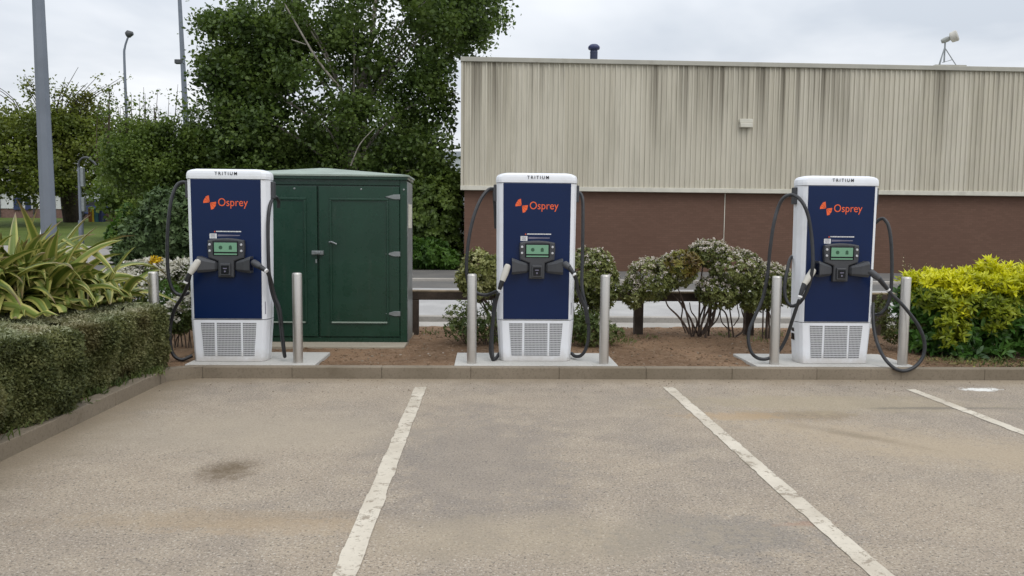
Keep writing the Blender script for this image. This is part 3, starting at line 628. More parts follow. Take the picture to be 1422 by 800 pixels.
p=at(825.5,83,30); q_=thing('roof_vent_pipe','dark vent pipe with a domed cowl standing on the flat roof','vent pipe',(p.x,30.2,7.36))
MB().lathe([(.145,0),(.145,.90),(.15,.91),(.15,.94),(.14,.95),(.14,1.05)],seg=20).build('pipe',simple('dark_vent_paint',(.035,.045,.09),.5),q_)
MB().lathe([(.14,1.02),(.21,1.03),(.23,1.09),(.21,1.15),(.14,1.21),(.02,1.23)],seg=20).build('cowl',simple('cowl_paint',(.03,.04,.11),.45),q_)
# low plinth and tripod with drum on the roof
p=at(1311,87,29.5); tz=7.82
tp=thing('roof_antenna','small drum shaped dish on a metal tripod on the roof edge','antenna',(p.x,29.5,tz))
MB().box(-.5,.7,-.3,.4,-.44,0).build('plinth',COPING,tp)
PG=simple('tripod_steel',(.30,.32,.33),.5,.5)
for a,b in (((-.22,-.1),(0,0)),((-.08,.25),(0,0)),((.47,-.05),(.03,0))): MB().tube([(a[0],a[1],0),(b[0]-.02,b[1],.68)],.018,8).build('leg',PG,tp)
MB().tube([(0,0,.15),(0,0,.92)],.030,10).build('mast',PG,tp)
MB().tube([(-.07,0,.14),(.30,0,.25)],.012,8).build('brace',PG,tp)
bdx=Vector((.62,-.45,.25)).normalized(); c0=Vector((.0,.0,.98))
MB().tube([c0-bdx*.14,c0-bdx*.05,c0+bdx*.1,c0+bdx*.16],[.07,.10,.10,.07],16).build('housing',simple('antenna_grey',(.30,.31,.29),.5,var=.3),tp)
MB().tube([c0+bdx*.16,c0+bdx*.20,c0+bdx*.40,c0+bdx*.44],[.10,.19,.21,.16],24,False).build('dish_cover',simple('dish_cream',(.50,.48,.43),.6),tp)

# far warehouse seen past the building corner
wh=thing('far_warehouse','pale grey warehouse wall glimpsed between the trees and the brick building','building',(at(612,250,75).x,75,0))
WHW=simple('pale_sheet_wall',(.50,.53,.56),.6,var=.05)
MB().box(-30,6,0,20,0,8.2).build('wall',WHW,wh); MB().box(-30.2,6.2,-.2,20.2,8.201,8.7).build('roof',simple('grey_sheet_roof',(.33,.36,.40),.5),wh)
sh_=thing('lean_to_shed','small grey shed with a sloping roof beside the brick wall','shed',(at(640,330,45).x,45,0))
MB().box(-2,1.2,0,3,0,2.6).build('wall',simple('shed_wall_grey',(.40,.42,.42),.6),sh_)
MB().add([(-2.1,-.1,2.62),(1.3,-.1,2.62),(-.1,1.5,3.9),(-2.1,3.1,2.62),(1.3,3.1,2.62)],[(0,1,2),(1,4,2),(4,3,2),(3,0,2),(3,4,1,0)]).build('roof',simple('shed_roof_grey',(.22,.23,.24),.6),sh_)

# ------------------------------------------------------------------ lamp posts and masts
def pole(name,label,cat,px,py,Y,z0,h,r0_,r1,lean=0,seg=8,m=POSTM,sm_=False):
    p=at(px,py,Y); t=thing(name,label,cat,(p.x,Y,z0))
    MB().tube([(0,0,-.3),(0,0,.0),(lean*h,0,h)],[r0_,r0_,r1],seg,sm_).build('pole',m,t); return t
t=pole('lamp_post','thick tapering grey octagonal lamp post rising out of the frame above the strap leaved plant','lamp post',69.5,330,11.5,0,9.5,.118,.045,-.008)
MB().box(.117,.135,-.07,.07,.45,1.05,.004).build('hatch',POSTM,t); MB().tube([(-.09,0,9.3),(-.09,-.9,9.6)],.04,8).build('arm',POSTM,t); MB().box(-.2,.02,-1.5,-.85,9.55,9.68,.03,2).build('lamp_head',POSTD,t)
t=pole('lamp_post','distant thin lamp post with small dark round lamp above the shrubs','lamp post',176.5,170,46,float(hz(-21,46)),0,.09,.06)
for ch in list(t.children): bpy.data.objects.remove(ch)
zt=at(176,75,46).z-t.location.z
MB().tube([(0,0,0),(-.02,0,zt*.6),(-.05,0,zt-.3),(0,0,zt+.35),(.12,0,zt+.75),(.25,0,zt+1.05)],[.11,.09,.07,.06,.055,.05],8,True,4).build('pole',POSTM,t)
MB().tube([(.10,0,zt+1.08),(.24,0,zt+1.12),(.48,0,zt+1.16)],[.14,.22,.10],12,True,3).build('lamp_head',POSTD,t)
t=pole('lighting_mast','tall slim grey mast with a small bracket left of the big dark tree','mast',265,232,38,0,17,.19,.045,-.028,10,POSTM,True)
MB().box(-.62,-.22,-.12,.12,float(at(258,86,38).z)-.1,float(at(258,86,38).z)+.1,.03,2).build('bracket',POSTD,t)
zz=at(112,338,40).z
t=thing('swan_neck_post','grey post with a curved dark swan neck top standing at the lawn edge','post',(at(112,300,40).x,40,float(hz(-22,40))))
MB().tube([(0,0,-.3),(0,0,1.30)],.12,10).build('lower_pole',POSTM,t); MB().tube([(0,0,1.3),(0,0,3.95)],.075,10).build('pole',POSTM,t)
MB().tube([(-.02,0,3.85),(.0,0,4.2),(.18,0,4.42),(.45,0,4.45),(.72,0,4.25),(.86,0,4.08)],.055,8,True,5).build('neck',POSTD,t)
MB().box(.085,.25,-.1,.1,3.0,3.95,.02).build('sign_plate',GALV,t); MB().box(.085,.25,-.1,.1,1.75,2.45,.02).build('lower_plate',GALV,t)

# traffic cone
p=at(60,342,40)
t=thing('traffic_cone','red and white traffic cone standing just left of the thick post','cone',(p.x,40,float(hz(p.x,40))+.03)); t.scale=(1.15,1.15,1.15)
RED=simple('cone_red',(.72,.07,.03),.5); WH_=simple('cone_white',(.75,.75,.75),.5)
MB().box(-.22,.22,-.22,.22,0,.04,.01).lathe([(.17,.04),(.115,.45)],seg=20).build('body',RED,t); MB().lathe([(.116,.455),(.06,.80)],seg=20).build('sleeve',WH_,t); MB().lathe([(.059,.805),(.03,.95)],seg=20).build('tip',RED,t)

# far left: white building, coloured panels, blue car, low brick wall
p=at(60,300,66); z0=float(at(50,303,66).z)-.2
t=thing('white_building','low white building with brick base beyond the lawn','building',(0,66,z0))
xa=at(-120,300,66).x; xb=at(100,300,66).x; hb=(at(50,290,66).z-z0); ht=at(50,262,66).z-z0
WHB=simple('white_render',(.70,.71,.72),.6,var=.04); BRK2=simple('pinkish_brick',(.20,.12,.10),.9,var=.15)
MB().box(xa,xb,0,12,-1,hb).build('brick_base',BRK2,t); MB().box(xa-.1,xb+.1,-.06,12,hb+.002,ht).build('wall',WHB,t); MB().box(xa-.4,xb+.4,-.5,12.4,ht+.002,ht+.5).build('roof',simple('dark_fascia',(.12,.12,.13),.6),t)
BLUEW=simple('blue_window',(.02,.035,.12),.3)
for a,b in ((20,32),(36,44)):
    x0,x1=at(a,290,66).x,at(b,290,66).x; w=MB().box(x0,x1,-.12,-.065,hb-.1,hb+.95,.01).build('window',BLUEW,t)
for a in (1,48,95):
    x0=at(a,290,66).x; MB().tube([(x0,-.12,-.5),(x0,-.12,ht)],.05,6).build('downpipe',POSTD,t)
gz=lambda x,y: float(hz(x,y))
p=at(132,300,60); t=thing('coloured_bins','row of orange, yellow, teal and navy panels beyond the lawn','recycling bins',(0,60,gz(-30,60)-.05))
for a,b,c_ in ((122.5,127.5,(.30,.11,.02)),(127.6,130.5,(.65,.45,.02)),(130.6,136.5,(.03,.14,.16)),(136.6,141.5,(.012,.02,.08))):
    x0,x1=at(a,300,60).x,at(b,300,60).x; MB().box(x0,x1-.01,0,.6,0,1.05,.02).build('panel',simple('bin_paint',c_,.5),t)
t=thing('low_brick_wall','low brick wall right of the coloured panels across the lawn','wall',(0,61,gz(-30,61)-.05))
x0,x1=at(143,300,61).x,at(166,300,61).x; MB().box(x0,x1,0,.3,-.3,.75).build('brickwork',BRK2,t); MB().box(x0-.05,x1+.05,-.05,.35,.751,.83,.01).build('capping',CREAM,t)
# parked car, side on
cx=at(140,280,67).x
t=thing('parked_car','dark blue car parked beyond the coloured panels','car',(cx,67,gz(cx,67)+.05))
CB=simple('blue_car_paint',(.012,.03,.13),.25,coat=.6)
body=[(-2.0,.25),(-2.05,.7),(-1.9,.88),(-1.1,.95),(-.55,1.40),(.75,1.42),(1.45,1.0),(1.98,.92),(2.05,.55),(2.0,.25)]
MB().prism(body,-.85,.85,.08,3).build('body',CB,t)
gl=[(-.98,.98),(-.52,1.34),(.70,1.36),(1.25,1.0)]; 
MB().prism(gl,-.862,-.851).build('side_window',GLASSB,t)
for x in (-1.25,1.3):
    w=MB(); rr=[[(x+r_*math.cos(a),y_,.30+r_*math.sin(a)) for a in np.linspace(0,6.283,21)[:-1]] for r_,y_ in ((.30,-.70),(.32,-.88),(.28,-.90))]; w.loft(rr); w=w.build('wheel',RUBBER,t)
MB().box(1.9,2.06,-.84,-.6,.68,.82,.02).build('tail_light',RED,t); MB().box(-2.06,-1.88,-.84,-.6,.62,.76,.02).build('headlight',WH_,t)

# ------------------------------------------------------------------ trees
def clumps_to_leaves(C, n, cr, L, W, flat=.7, keep=None):
    P=np.repeat(C,n,0)+rng.normal(size=(len(C)*n,3))*cr*np.array([1,1,flat])*.55
    if keep is not None: P=P[keep(P)]
    D=unit(rng.normal(size=P.shape)*np.array([1,1,.7])+np.array([0,0,-.25])); Nn=rnd_dirs(len(P))+np.array([0,0,.6])
    s=rng.uniform(.6,1.3,len(P)); return leaf_quads(P,D,Nn,L*s,W*s,.15)
def limbs(m, base, top, targets, r0_, r1, wob=.25, sub=4):
    base=Vector(base); top=Vector(top)
    tr=[base+(top-base)*t+Vector((random.uniform(-1,1),random.uniform(-1,1),0))*wob*(0 if t==0 else 1) for t in (0,.25,.5,.75,1)]
    m.tube(tr,[r0_,r0_*.85,r0_*.65,r0_*.42,r1],10,True,3)
    for q in targets:
        q=Vector(q); t=min(.95,max(.12,(q.z-base.z)/(top.z-base.z)*.6)); k=t*4; i=min(3,int(k)); s=tr[i].lerp(tr[i+1],k-i)
        mid=s.lerp(q,.5)+Vector((0,0,.12*(q-s).length)); rr=r0_*(1-t*.7)*.35
        m.tube([s,mid+Vector((random.uniform(-.1,.1),random.uniform(-.1,.1),0)),q],[rr,rr*.6,max(.008,rr*.2)],6,True,3)
def tree(name,label,cat,base,top,ells,nc,nl,cr,L,W,lm,bm_,r0_=.2,group=None,keep=None,nlimb=26,shell=.5,twigs=None,extra=None):
    t=thing(name,label,cat,base,0,group); b=np.array(base,float)
    C,_=ell_points(ells,nc,shell); 
    if keep is not None: C=C[keep(C)]
    V,q,_t=clumps_to_leaves(C,nl,cr,L,W,.7,keep); V=V-b
    npmesh('crown',V,q,None,lm,t)
    m=MB(); T=[C[i]-b for i in rng.choice(len(C),min(nlimb,len(C)),False)]
    limbs(m,(0,0,-.3),np.array(top)-b,T,r0_,r0_*.15)
    if twigs:
        for a in twigs: m.tube([Vector(p_)-Vector(base) for p_ in a[0]],a[1],6,True,3)
    m.build('trunk',bm_,t)
    return t
def E(px,py,Y,rpx,rpy,ry,w=1):
    p=at(px,py,Y); return (p.x,p.y,p.z,rpx*Y/F,ry,rpy*Y/F,w)
nb=lambda P:~((P[:,0]>BX-.25)&(P[:,2]<8.4))
ells=[E(430,150,31,150,120,3,1.5),E(520,10,31,160,110,3.2,1.6),E(634,12,32,60,72,2,.85),E(350,70,31,66,90,2,1.1),E(470,260,31,150,85,3,1.3),E(590,170,30.5,45,120,1.2,.6),E(328,160,31,40,90,1.6,.7),E(600,290,30.5,30,60,1.2,.35),E(335,250,31,32,60,1.5,.3)]
tb=at(470,380,31); tt=at(520,-40,31)
pale=[([at(395,5,28.6),at(418,45,28.5),at(442,85,28.5),at(470,120,29)],[.028,.035,.04,.05]),([at(520,178,28.2),at(500,200,28.2),at(487,230,28.3)],[.014,.020,.026]),([at(405,55,28.6),at(425,62,28.5)],[.025,.02])]
tree('birch_tree','huge dark leafy tree with pale branches towering behind the green cabinet','tree',(tb.x,31,-.02),tt,ells,720,150,.60,.17,.125,L_BIRCH,BIRCH,.26,None,nb,34,.35,pale)
# lighter right-hand top of the crown belongs to a second tree
# left maple
def hb_(px,Y): x=at(px,300,Y).x; return (x,Y,float(hz(x,Y))-.05)
ells=[E(60,225,55,105,52,4,1.5),E(5,205,55,40,35,3,.5),E(50,180,55,40,32,3,.6),E(118,180,56,48,42,3,.8),E(160,205,56,26,34,2,.35),E(80,170,55,25,28,3,.3),E(20,250,54,60,20,3,.4),E(-60,215,55,60,60,3,.7),E(-25,170,55,20,22,2,.15)]
def twigset(px,py,Y,n,h0,sp,base):
    out=[]
    for i in range(n):
        a=px+random.uniform(-sp,sp); b=py-random.uniform(.3,1)*h0; out.append(([at(px+(a-px)*.4,base,Y),at((px+a)/2+random.uniform(-4,4),(base+b)/2,Y),at(a,b,Y)],[.05,.03,.012]))
    return out
b_=hb_(103,60)
tm_=twigset(70,140,55,26,48,110,175)
t=tree('maple_tree','brownish green spreading tree with dark trunk in front of the white building','tree',b_,at(85,165,56),ells,300,120,.95,.24,.17,L_MAPLE,BARK,.75,'broadleaf trees left of the chargers',None,24,.25,tm_)
C=np.array([list(Vector(a[0][0]).lerp(Vector(a[0][2]),random.uniform(.5,1))) for a in tm_ for k in range(3)]); V,q,_=clumps_to_leaves(C,14,.5,.22,.16,.8); npmesh('sparse_top_leaves',V-np.array(t.location),q,None,L_MAPLE,t)
def sprig_tips(name,t,tips,Y,n,L,W,lm,cr):
    C=np.array([list(at(a,b,Y)) for a,b in tips]); V,q,_=clumps_to_leaves(C,n,cr,L,W,.8); return npmesh(name,V-np.array(t.location),q,None,lm,t)
# tall hawthorn with airy twigs
b_=hb_(205,31)
ells=[E(215,235,31,62,60,1.6,1.4),E(186,210,31,36,38,1.4,.6),E(262,250,31,38,60,1.5,.8),E(215,195,31,60,28,1.3,.5),E(174,238,31,30,26,1.2,.4),E(275,200,31,22,30,1.,.3),E(232,320,30.5,58,50,1.5,.9)]
tw=[]
for i in range(34):
    a=random.uniform(120,290); b=random.uniform(108,165) if a<250 else random.uniform(130,175); s_x=a+random.uniform(-12,28)*(1 if a<200 else -1); tw.append(([at(s_x,225,31),at((s_x+a)/2+random.uniform(-5,5),(225+b)/2,31),at(a,b,31)],[.03,.018,.006]))
t=tree('hawthorn_tree','twiggy mid green small tree left of the first charger','tree',b_,at(215,150,31),ells,300,120,.42,.13,.09,L_HAW,TWIG,.13,'broadleaf trees left of the chargers',None,24,.3,tw)
tips=[]
for a in tw:
    for k in range(3):
        f=random.uniform(.35,1); p_=Vector(a[0][0]).lerp(Vector(a[0][2]),f); tips.append(p_)
C=np.array([list(p_) for p_ in tips]); V,q,_=clumps_to_leaves(C,16,.26,.11,.08,.8); npmesh('sparse_top_leaves',V-np.array(t.location),q,None,L_HAW,t)
def shrub(name,label,cat,base,ells,n,nleaf,L,W,lm,stem=TWIG,group=None,shell=.6,tilt=(30,85),kind='long',keep=None,stems=10,droop=.15,flower=None,sr=.015,extra=None,core=None):
    t=thing(name,label,cat,base,0,group); b=np.array(base,float)
    P,N=ell_points(ells,n,shell); fr=inside_frac(P,ells); ok=fr>shell*.8
    if keep is not None: ok&=keep(P)
    ok&=P[:,2]>base[2]+.02
    P=P[ok]; N=unit(N[ok]+np.array([0,0,.35])+rng.normal(size=(ok.sum(),3))*.3)
    V,q,tr=rosette(P-b,N,nleaf,L,W,tilt,kind=kind,droop=droop)
    npmesh('foliage',V,q,tr,lm,t)
    if flower:
        fm,frac,fs,zf=flower; sel=rng.uniform(size=len(P))<frac
        if zf=='top': sel&=N[:,2]>.55
        elif zf is not None: sel&=zf(P)
        V,q,tr=rosette(P[sel]-b+N[sel]*L*.45,N[sel],9,fs,fs*.8,(10,85),.8,'q'); npmesh('blossom',V,q,None,fm,t)
    m=MB()
    for i in range(stems):
        tip=P[rng.integers(len(P))]-b; s=Vector((random.uniform(-.15,.15),random.uniform(-.08,.08),-.05)); tip=Vector(tip)
        mid=Vector((s.x+(tip.x-s.x)*.45,s.y+(tip.y-s.y)*.45,tip.z*.6)); m.tube([s,mid+Vector((random.uniform(-.03,.03),0,0)),tip],[sr,sr*.75,sr*.3],6,True,4)
    m.build('stems',stem,t); return t
def sb(px,Y,z=.09): p=at(px,450,Y); return (p.x,Y,z)
# dark rounded shrubs in front of the hawthorn, and understory right of the cabinet
b_=(at(205,330,27).x,27,0)
shrub('rounded_shrub','dense grey green rounded shrub in front of the twiggy tree','shrub',b_,[E(214,332,27,40,38,1.3,1.3),E(238,310,27,38,50,1.3,1),E(184,352,26.5,18,16,1,.4),E(270,320,27,30,45,1.2,.6)],2600,9,.20,.10,L_DARK,shell=.5,sr=.03,kind='q')
b_=(at(320,330,29).x,29,0)
shrub('dark_shrub','dark shrub filling the gap behind the leftmost charger','shrub',b_,[E(330,300,29,70,70,1.3,1),E(400,320,29,60,50,1.3,.7)],1500,9,.18,.11,L_BIRCH,shell=.5,sr=.03,kind='q')
b_=(at(590,370,29).x,29.4,0); kb=lambda P:P[:,0]<BX-.02
shrub('tall_green_shrub','tall green shrub against the left corner of the brick building','shrub',b_,[E(600,300,29.3,45,55,1.,1.2),E(622,275,29.5,22,40,.7,.5),E(560,290,29.5,40,60,1,.6),E(630,320,29.6,22,50,.8,.5)],1700,9,.17,.11,L_HAW,shell=.45,sr=.03,kind='q',keep=kb)
b_=(at(598,372,28.3).x,28.5,0)
shrub('bright_low_shrub','bright leafy low shrub at the road edge right of the cabinet','shrub',b_,[E(598,352,28.2,28,20,.7,1),E(620,360,28.2,16,13,.6,.5),E(575,350,28.2,15,20,.6,.5)],650,9,.17,.08,L_LIME,shell=.4,sr=.02,kind='q',keep=kb)
b_=(at(158,325,38).x,38,.3)
shrub('pale_low_shrub','light green low bush at the lawn edge right of the swan neck post','shrub',b_,[E(166,326,38,14,16,.8,1),E(182,310,38,18,26,.8,1)],500,9,.22,.12,L_LIME,shell=.4,sr=.03,kind='q')
# distant dark belt closing the gaps behind the big tree
b_=(at(440,300,40).x,40,0)
tree('background_tree','dense dark tree filling in behind the big leafy tree','tree',b_,at(440,150,40),[E(440,250,40,160,95,2.5,1),E(350,270,41,70,60,2,.6),E(570,250,40,50,100,1.5,.4)],300,100,1.0,.30,.22,L_BIRCH,BARK,.3,None,lambda P:~((P[:,0]>BX-.3)),20,.3)
b_=(at(230,300,44).x,44,.3)
tree('background_tree','loose green tree partly hidden behind the thin mast','tree',b_,at(230,220,44),[E(235,275,44,70,50,2,1),E(190,265,44,40,30,2,.6)],160,90,.9,.27,.2,L_HAW,BARK,.25,None,None,14,.3)

# ------------------------------------------------------------------ planted shrubs in the bed
# middle pair behind the middle charger
A1=[E(664,382,9.9,24,36,.28,1),E(650,388,9.85,16,14,.2,.5),E(700,380,9.95,35,30,.28,.9)]
shrub('variegated_shrub','cream and green shrub between the steel bollard and the middle charger','shrub',sb(700,9.9),A1,900,8,.060,.030,L_VAR,shell=.65,stems=14)
A2=[E(820,380,9.9,36,36,.30,1.2),E(835,400,9.9,26,34,.25,.8),E(800,420,9.95,35,40,.28,.8)]
shrub('evergreen_shrub','small leaved shrub showing right of the middle charger, faint blossom','shrub',sb(815,9.95),A2,1150,8,.055,.028,L_VIB,shell=.6,stems=14,flower=(FLOWP,.45,.026,'top'))
shrub('low_grey_weed_shrub','sparse grey green low shrub at the foot of the bollard left of the middle charger','shrub',sb(665,9.6),[E(650,455,9.55,36,20,.2,1),E(640,437,9.6,24,20,.15,.4),E(690,448,9.6,30,32,.2,.8)],420,7,.045,.018,L_WEED,shell=.3,stems=26,kind='q',sr=.006)
shrub('leafy_weeds','fresh green weeds between the middle charger and its right bollard','weeds',sb(815,9.5),[E(815,455,9.45,28,26,.2,1),E(845,462,9.5,22,14,.18,.5)],420,7,.05,.018,L_WEED,shell=.3,stems=18,sr=.005)
# large mounded shrub
B1=[E(905,388,10.1,35,30,.32,1),E(880,405,10.05,16,24,.2,.5),E(985,352,10.25,30,18,.28,.7),E(1022,376,10.1,38,30,.34,1.1),E(1000,405,10.1,34,25,.3,.8),E(940,375,10.15,28,25,.28,.7),E(1040,402,10.05,18,32,.2,.5)]
tb_=shrub('mounded_shrub','large mounded evergreen shrub with bare stems and dusty white blossom','shrub',sb(975,10.3),B1,3200,8,.040,.022,L_VIB,shell=.68,stems=8,flower=(FLOWP,.62,.028,'top'))
bb=Vector(tb_.location)
# bronze new growth inside the crown and gnarled stems
P,N=ell_points([E(948,366,9.95,26,17,.22,1)],200,.6); V,q,tr=rosette(P-np.array(bb),unit(N+np.array([0,0,.5])),8,.05,.024,(30,80)); npmesh('bronze_foliage',V,q,tr,L_BRONZE,tb_)
m=MB(); Zb=zoomer(840,320,4.)
for pts,r_ in (([(540,575),(585,530),(605,470),(615,400),(600,330)],.024),([(520,575),(545,500),(575,440),(585,390)],.018),([(470,575),(440,520),(400,470),(350,420),(330,360)],.017),([(490,575),(480,500),(440,430),(420,370)],.013),([(450,570),(425,500),(430,430),(400,380)],.011),([(500,575),(510,500),(480,450),(470,400)],.010),([(690,595),(685,520),(670,460),(630,420),(600,380)],.013),([(715,590),(705,520),(695,450),(690,390)],.012),([(725,590),(765,560),(775,500),(760,440),(770,380)],.013),([(700,560),(650,510),(640,440),(650,390)],.009),([(545,575),(620,500),(650,420),(700,370)],.010),([(715,530),(745,480),(735,420),(745,380)],.008)):
    m.tube([at(*Zb(a,b,10.25-.0006*(575-b)))-bb for a,b in pts],[r_,r_*.9,r_*.8,r_*.6,r_*.4][:len(pts)],8,True,5)
m.build('gnarled_stems',TWIG,tb_)
B2=[E(1070,385,10.2,24,18,.25,1),E(1092,400,10.3,18,26,.22,.8),E(1060,412,10.2,16,20,.2,.6)]
tb2=shrub('blossoming_shrub','white flowered shrub tucked behind the bollard left of the rightmost charger','shrub',sb(1068,10.25),B2,620,8,.050,.026,L_VIB,shell=.6,stems=9,flower=(FLOWP,.8,.03,'top'),sr=.012)
# hedgerow things at right: golden evergreen with laurel below
t=thing('golden_shrub','yellow topped evergreen shrub spilling over the kerb, glossy green beneath','shrub',sb(1345,9.2)); tb3=np.array(t.location)
Yel=[E(1370,390,9.1,80,15,.50,1.5),E(1300,392,9.15,46,12,.42,1),E(1410,386,9.0,50,18,.5,1),E(1338,404,8.8,22,10,.2,.3),E(1375,370,9.1,16,9,.2,.10),E(1330,430,8.72,12,14,.12,.12),E(1400,404,8.7,22,8,.2,.2),E(1460,388,9,50,22,.5,.6)]
P,N=ell_points(Yel,900,.55); V,q,tr=rosette(P-tb3,unit(N*.5+np.array([0,-.2,1])+rng.normal(size=P.shape)*.25),9,.098,.034,(20,75)); npmesh('golden_leaves',V,q,tr,L_YEL,t)
P,N=ell_points([E(1350,420,8.85,75,20,.35,1),E(1320,455,8.7,20,30,.15,.45),E(1412,415,8.8,46,28,.3,.8),E(1290,412,9.0,30,14,.3,.5),E(1385,440,8.62,26,22,.15,.4)],430,.6); V,q,tr=rosette(P-tb3,unit(N*.5+np.array([0,-.4,.8])+rng.normal(size=P.shape)*.25),9,.085,.030,(20,80)); npmesh('yellow_green_leaves',V,q,tr,L_YELG,t)
Lau=[E(1400,440,8.9,55,45,.40,1.4),E(1340,440,9.0,60,40,.4,1.1),E(1280,425,9.2,32,32,.35,.8),E(1290,465,9.1,35,25,.3,.5),E(1440,445,8.9,50,50,.4,.8),E(1350,485,8.8,60,10,.25,.25)]
P,N=ell_points(Lau,1150,.5); P=P[P[:,2]>.14]; N=unit(np.array([0,-.5,.5])+rng.normal(size=P.shape)*.45); V,q,tr=rosette(P-tb3,N,7,.120,.048,(30,90)); npmesh('green_leaves',V,q,tr,L_LAU,t)
m=MB()
for i in range(30):
    tip=Vector(P[rng.integers(len(P))])-Vector(tb3); s=Vector((tip.x*.8,random.uniform(-.2,.3),-.03)); m.tube([s,(s+tip)/2+Vector((.03,0,.05)),tip],[.012,.01,.005],6,True,3)
m.build('stems',TWIG,t)
t=shrub('small_fine_shrub','fine twiggy olive shrub between the last bollard and the golden shrub','shrub',sb(1268,9.25),[E(1272,440,9.2,22,30,.2,1),E(1240,455,9.3,14,22,.2,.5),E(1225,430,9.5,10,26,.15,.3)],520,8,.040,.016,L_VIB,shell=.35,stems=16,sr=.006,kind='q')
# dry seed stems behind golden shrub
t=thing('dry_seed_stems','thin dry seed stems standing up behind the golden shrub','weeds',sb(1290,9.75)); bb=Vector(t.location); m=MB(); pp=[]
for px in (1255,1263,1268,1285,1298,1299,1310,1321,1328,1345,1360,1392,1401,1414):
    top_=random.uniform(358,372) if px!=1255 else 352; a=at(px+random.uniform(-8,8),460,9.75)-bb; b=at(px,top_,9.75)-bb; m.tube([a,a.lerp(b,.5)+Vector((.02,0,0)),b],[.004,.003,.002],5,True,3)
    for k in range(9): pp.append(a.lerp(b,random.uniform(.72,1)))
m.build('stems',TWIG,t); P=np.array([list(x) for x in pp]); V,q,_=leaf_quads(P,rnd_dirs(len(P)),rnd_dirs(len(P)),.035,.018); npmesh('seed_heads',V,q,None,DRY,t)

# white flowering low shrubs behind hedge / left charger
def ws(name,label,px,Y,ells,n,fr,fm=FLOW,lm=L_WEED,fs=.042):
    return shrub(name,label,'shrub',sb(px,Y),ells,n,8,.045,.022,lm,shell=.6,stems=8,flower=(fm,fr,fs,'top'),sr=.008)
ws('white_flowering_shrub','low mound of white flowers behind the leftmost steel bollard',205,11.0,[E(200,385,11,34,20,.35,1.2),E(215,373,11,38,9,.3,.8)],1000,1.)
ws('white_flowering_shrub','white flowered mound right beside the cable of the leftmost charger',250,10.6,[E(250,388,10.6,22,22,.3,1),E(258,375,10.6,16,12,.2,.6)],620,1.)
ws('white_flowering_shrub','scattered white flowers over the tips of the strap leaved plant',165,9.6,[E(160,395,9.6,22,16,.25,1),E(183,400,9.6,20,14,.2,.8),E(190,415,9.4,14,16,.2,.4)],460,.9)
ws('white_flowering_shrub','pale flowering bush at the lower left side of the leftmost charger',252,9.3,[E(250,440,9.3,18,24,.22,1),E(266,430,9.3,14,20,.2,.5)],500,.8)
shrub('green_mound_shrub','smooth light green mound shrub behind the leftmost steel bollard','shrub',sb(215,10.0),[E(208,412,10,34,17,.3,1),E(228,410,10,22,20,.25,.7)],800,8,.030,.014,L_LIME,shell=.75,stems=5,sr=.006,kind='q')
t=thing('yellow_flower','single bright yellow flower head above the white blossom','flower',sb(215,10.8)); p=at(215,362,10.8)-Vector(t.location); P=np.array([list(p)]*90)+np.clip(rng.normal(size=(90,3)),-1.3,1.3)*np.array([.05,.03,.025]); V,q,_=leaf_quads(P,rnd_dirs(90),rnd_dirs(90),.05,.035); npmesh('petals',V,q,None,FLOWY,t); MB().tube([(0,0,0),(p.x,p.y,p.z)],.006,6).build('stem',TWIG,t)

